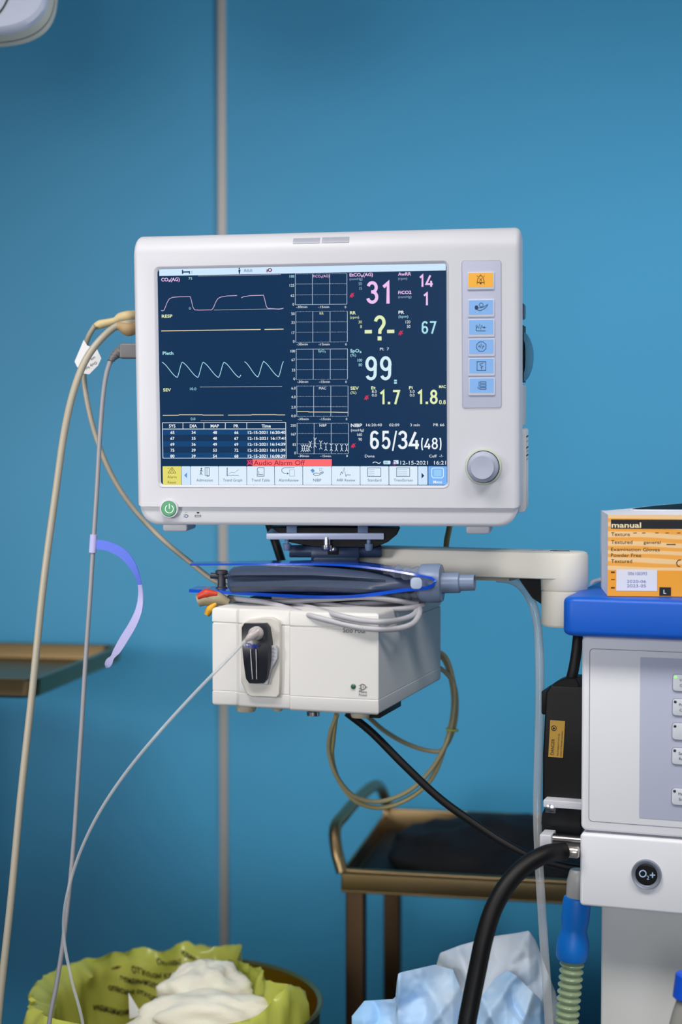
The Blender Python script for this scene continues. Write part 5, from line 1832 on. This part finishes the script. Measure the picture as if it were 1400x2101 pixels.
for st_, ph0, d0, dd in (('Отходы класс Б', 108, .012, .0), ('ОТХОДЫ КЛАСС Б', 120, .022, .0), ('эпидемиологически', 126, .030, .0), ('опасные отходы', 132, .040, .0), ('медицинские отходы', 142, .058, .0), ('класс Б класс Б', 96, .008, .0), ('опасные', 72, .016, .03)):
    vs, fs = glyphs(st_, True)
    h = .0105
    o = []
    for x, y in vs:
        ph = math.radians(ph0) - x * h / br * .9
        dep = d0 - y * h + x * .0028 + dd * 0
        p = bag_surf(ph, max(.004, dep))
        inw = Vector((bc.x - p.x, bc.y - p.y, .03)).normalized()
        o.append(p + inw * .0012)
    MB().add(o, fs, BI).build('liner_lettering', bgo, True)
# gauze wad
def lump(c, sx, sy, sz, seed, amp, m, name, lab, cat, n1=48, n2=28, fq=2.0):
    vs, fs = [], []
    for j in range(n2 + 1):
        for i in range(n1):
            th_, ph_ = PI * j / n2, 2 * PI * i / n1
            d_ = Vector((math.sin(th_) * math.cos(ph_), math.sin(th_) * math.sin(ph_), math.cos(th_)))
            q_ = d_ * fq + Vector((seed, seed * 2, -seed))
            k_ = 1 + amp * noise.noise(q_) + amp * .5 * noise.noise(q_ * 2.3) - amp * .30 * max(0, .25 - abs(noise.noise(q_ * 1.8 + Vector((3, 3, 3))))) * 4 * .5 + amp * .08 * noise.noise(q_ * 7)
            vs.append((c.x + d_.x * sx * k_, c.y + d_.y * sy * k_, c.z + d_.z * sz * k_))
    for j in range(n2):
        for i in range(n1):
            fs.append((j * n1 + i, (j + 1) * n1 + i, (j + 1) * n1 + (i + 1) % n1, j * n1 + (i + 1) % n1))
    return tag(MB().add(vs, fs, m).build(name, angle=80), lab, cat, 'gauze wads in the yellow bag')


GZ = mat('gauze', (240, 236, 222), .95, bump=.35, bscale=420, var=.04, sub=.4)
lump(W(425, 2045, 1.985), .056, .04, .042, 1.3, .24, GZ, 'gauze_wad', 'taller wad of crumpled white gauze at the back of the yellow bag', 'gauze')
lump(W(420, 2098, 1.925), .095, .045, .036, 5.1, .20, GZ, 'gauze_wad', 'flatter wad of white gauze lying in front in the yellow bag', 'gauze')
mb = MB()
pc_ = [W(264, 2036, 1.95), W(292, 2082, 1.95), W(266, 2090, 1.95)]
mb.prism([(p.x, p.z) for p in pc_][::-1], 1.949, 1.950, PAPER)
tag(mb.build('paper_scrap'), 'small white triangle of paper in the yellow bag left of the gauze', 'paper')

# black bin with blue drapes
DY = 1.84
dc = W(918, 2172, DY)
dr = 268 * DY / FPX
db = thing('drape_bin', 'black round bin rim under the pale blue drapes', 'bin', Vector((dc.x, dc.y, 0)))
mb = MB().lathe([(dr * .9, 0), (dr * .9, .02), (dr, dc.z - .006), (dr + .005, dc.z - .002), (dr + .003, dc.z), (dr - .004, dc.z - .004), (dr * .89, .025), (0, .025)], Vector((dc.x, dc.y, 0)), (0, 0, 1), mat('black_bin_gloss', (22, 23, 26), .2, coat=.5), 64)
mb.build('bin_body', db, True)
# crumpled drapes as folded sheets
outl = [(722, 2086), (748, 2054), (806, 2051), (812, 2046), (816, 2000), (822, 1996), (893, 1980), (903, 1956), (945, 1940), (1010, 1922), (1060, 1915), (1086, 1910), (1100, 1930), (1122, 1990), (1140, 2035), (1152, 2080)]


def sheet(name, lab, outl, Y0, lean, folds, seed, m, bottom, nx=90, ny=60):
    xs0, xs1 = outl[0][0], outl[-1][0]

    def top(x):
        for (xa_, ya_), (xb_, yb_) in zip(outl, outl[1:]):
            if xa_ <= x <= xb_:
                return ya_ + (yb_ - ya_) * (x - xa_) / max(1e-6, xb_ - xa_)
        return outl[-1][1]
    grid = []
    for j in range(ny + 1):
        row = []
        for i in range(nx + 1):
            x = xs0 + (xs1 - xs0) * i / nx
            t_ = top(x)
            y = t_ + (bottom - t_) * j / ny
            Yd = Y0 - lean * (y - t_) / 200
            for fx, fy, ang, wd, am in folds:
                dd_ = (x - fx) * math.cos(ang) + (y - fy) * math.sin(ang)
                Yd -= am * .8 / (1 + (dd_ / wd * 2.2) ** 2)
            q_ = Vector((x / 70, y / 70, seed))
            Yd += .014 * noise.noise(q_ * .8) + .012 * max(0, .3 - abs(noise.noise(q_ * .9 + Vector((5, 5, 5))))) * 2 + .0012 * noise.noise(q_ * 5)
            row.append(W(x, y, Yd))
        grid.append(row)
    mb = MB()
    vs = [p for r in grid for p in r] + [p + Vector((0, .0015, 0)) for r in grid for p in r]
    n_ = (nx + 1) * (ny + 1)
    fs = []
    for j in range(ny):
        for i in range(nx):
            a_ = j * (nx + 1) + i
            fs.append((a_, a_ + nx + 1, a_ + nx + 2, a_ + 1))
            fs.append((a_ + n_, a_ + 1 + n_, a_ + nx + 2 + n_, a_ + nx + 1 + n_))
    for i in range(nx):
        fs.append((i, i + 1, i + 1 + n_, i + n_))
    for j in range(ny):
        a_ = j * (nx + 1)
        fs.append((a_, a_ + n_, a_ + nx + 1 + n_, a_ + nx + 1))
        b_ = a_ + nx
        fs.append((b_, b_ + nx + 1, b_ + nx + 1 + n_, b_ + n_))
    mb.add(vs, fs, m)
    return tag(mb.build(name, angle=60), lab, 'drape', 'disposable drapes stuffed in the black bin')


DRW = mat('drape_white_blue', (240, 244, 249), .8, bump=.15, bscale=500, col2=(214, 230, 248), vscale=6)
DRB = mat('drape_pale_blue', (158, 204, 248), .75, bump=.15, bscale=500, col2=(206, 226, 246), vscale=8)
sheet('surgical_drape', 'tall whitish surgical drape peaking beside the black hose', [(890, 2000), (903, 1956), (945, 1940), (1010, 1922), (1060, 1915), (1086, 1910), (1100, 1930), (1122, 1990), (1140, 2035), (1152, 2080)], 1.84, .05,
      [(1060, 1960, .5, 45, .02), (960, 2000, -.4, 40, .018), (1110, 2060, .35, 30, .02)], 2.2, DRW, 2190)
sheet('surgical_drape', 'pale blue surgical drape folded low at the left of the bin', [(722, 2086), (748, 2054), (806, 2051), (812, 2046), (816, 2000), (822, 1996), (893, 1980), (930, 1990), (950, 2040), (975, 2090)], 1.80, .05,
      [(815, 2050, .05, 30, .02), (880, 2030, -.5, 45, .02), (900, 2080, .7, 24, .012)], 6.4, DRB, 2190)
sheet('surgical_drape', 'bright blue crumpled drape heaped in front behind the clear hose', [(960, 2075), (985, 2050), (1015, 2010), (1040, 1990), (1060, 2002), (1090, 2032), (1110, 2052), (1120, 2090)], 1.785, .05,
      [(1040, 2030, .6, 40, .022), (1000, 2070, -.5, 30, .018), (1085, 2060, .3, 26, .015)], 9.4, DRB, 2190)

# ================================================================== LIGHTS
def area(name, loc, target, size, size_y, power, col, spread=180):
    l = bpy.data.lights.new(name, 'AREA')
    l.shape = 'RECTANGLE'
    l.size, l.size_y = size, size_y
    l.spread = math.radians(spread)
    l.energy = power
    l.color = col
    o = bpy.data.objects.new(name, l)
    o.location = loc
    o.rotation_euler = (Vector(target) - Vector(loc)).to_track_quat('-Z', 'Y').to_euler()
    COL.objects.link(o)
    return o


def spot(name, loc, target, power, col, ang, blend, r):
    l = bpy.data.lights.new(name, 'SPOT')
    l.energy = power
    l.color = col
    l.spot_size = math.radians(ang)
    l.spot_blend = blend
    l.shadow_soft_size = r
    o = bpy.data.objects.new(name, l)
    o.location = loc
    o.rotation_euler = (Vector(target) - Vector(loc)).to_track_quat('-Z', 'Y').to_euler()
    COL.objects.link(o)
    return o


area('ceiling_panel_light', (-.62, .8, 2.85), (-.4, 1.6, 0), .9, .6, 15, (1, .96, .9), 105)
area('ceiling_panel_light', (.75, .4, 2.85), (.5, 1.5, 0), .9, .6, 13, (1, .96, .9), 105)
area('front_fill_light', (-.4, -1.9, 1.5), (.35, 1.7, .75), 1.4, 1.0, 6.2, (.92, .95, 1), 75)  # added unseen fill behind the camera, brightening the front faces
spot('unseen_wall_spot', (-1.75, .1, 1.5), (.26, 2.7, 1.25), 108, (1, .96, .92), 40, 1.0, .25)  # unseen spot at the left, placed for the bright band on the wall
area('added_wall_wash', (2.3, 1.5, 1.35), (.3, 2.7, 1.68), .6, .5, 6.6, (.95, .98, 1), 62)  # added unseen light that washes the right part of the wall
w = bpy.data.worlds.new('room_ambience')
w.use_nodes = True
bg = w.node_tree.nodes['Background']
bg.inputs['Color'].default_value = (.62, .74, .9, 1)
bg.inputs['Strength'].default_value = .1
SC.world = w

# ================================================================== CAMERA
cd = bpy.data.cameras.new('camera')
cd.sensor_fit = 'VERTICAL'
cd.sensor_height = 36
cd.lens = FPX / 2101 * 36
cd.dof.use_dof = True
cd.dof.focus_distance = 1.72
cd.dof.aperture_fstop = 3.2
cam = bpy.data.objects.new('camera', cd)
cam.location = CAM
cam.rotation_euler = (PI / 2 - PITCH, 0, 0)
COL.objects.link(cam)
SC.camera = cam
SC.view_settings.view_transform = 'Standard'
SC.view_settings.look = 'None'
SC.view_settings.gamma = 1
SC.view_settings.exposure = 0
SC.view_settings.use_curve_mapping = False
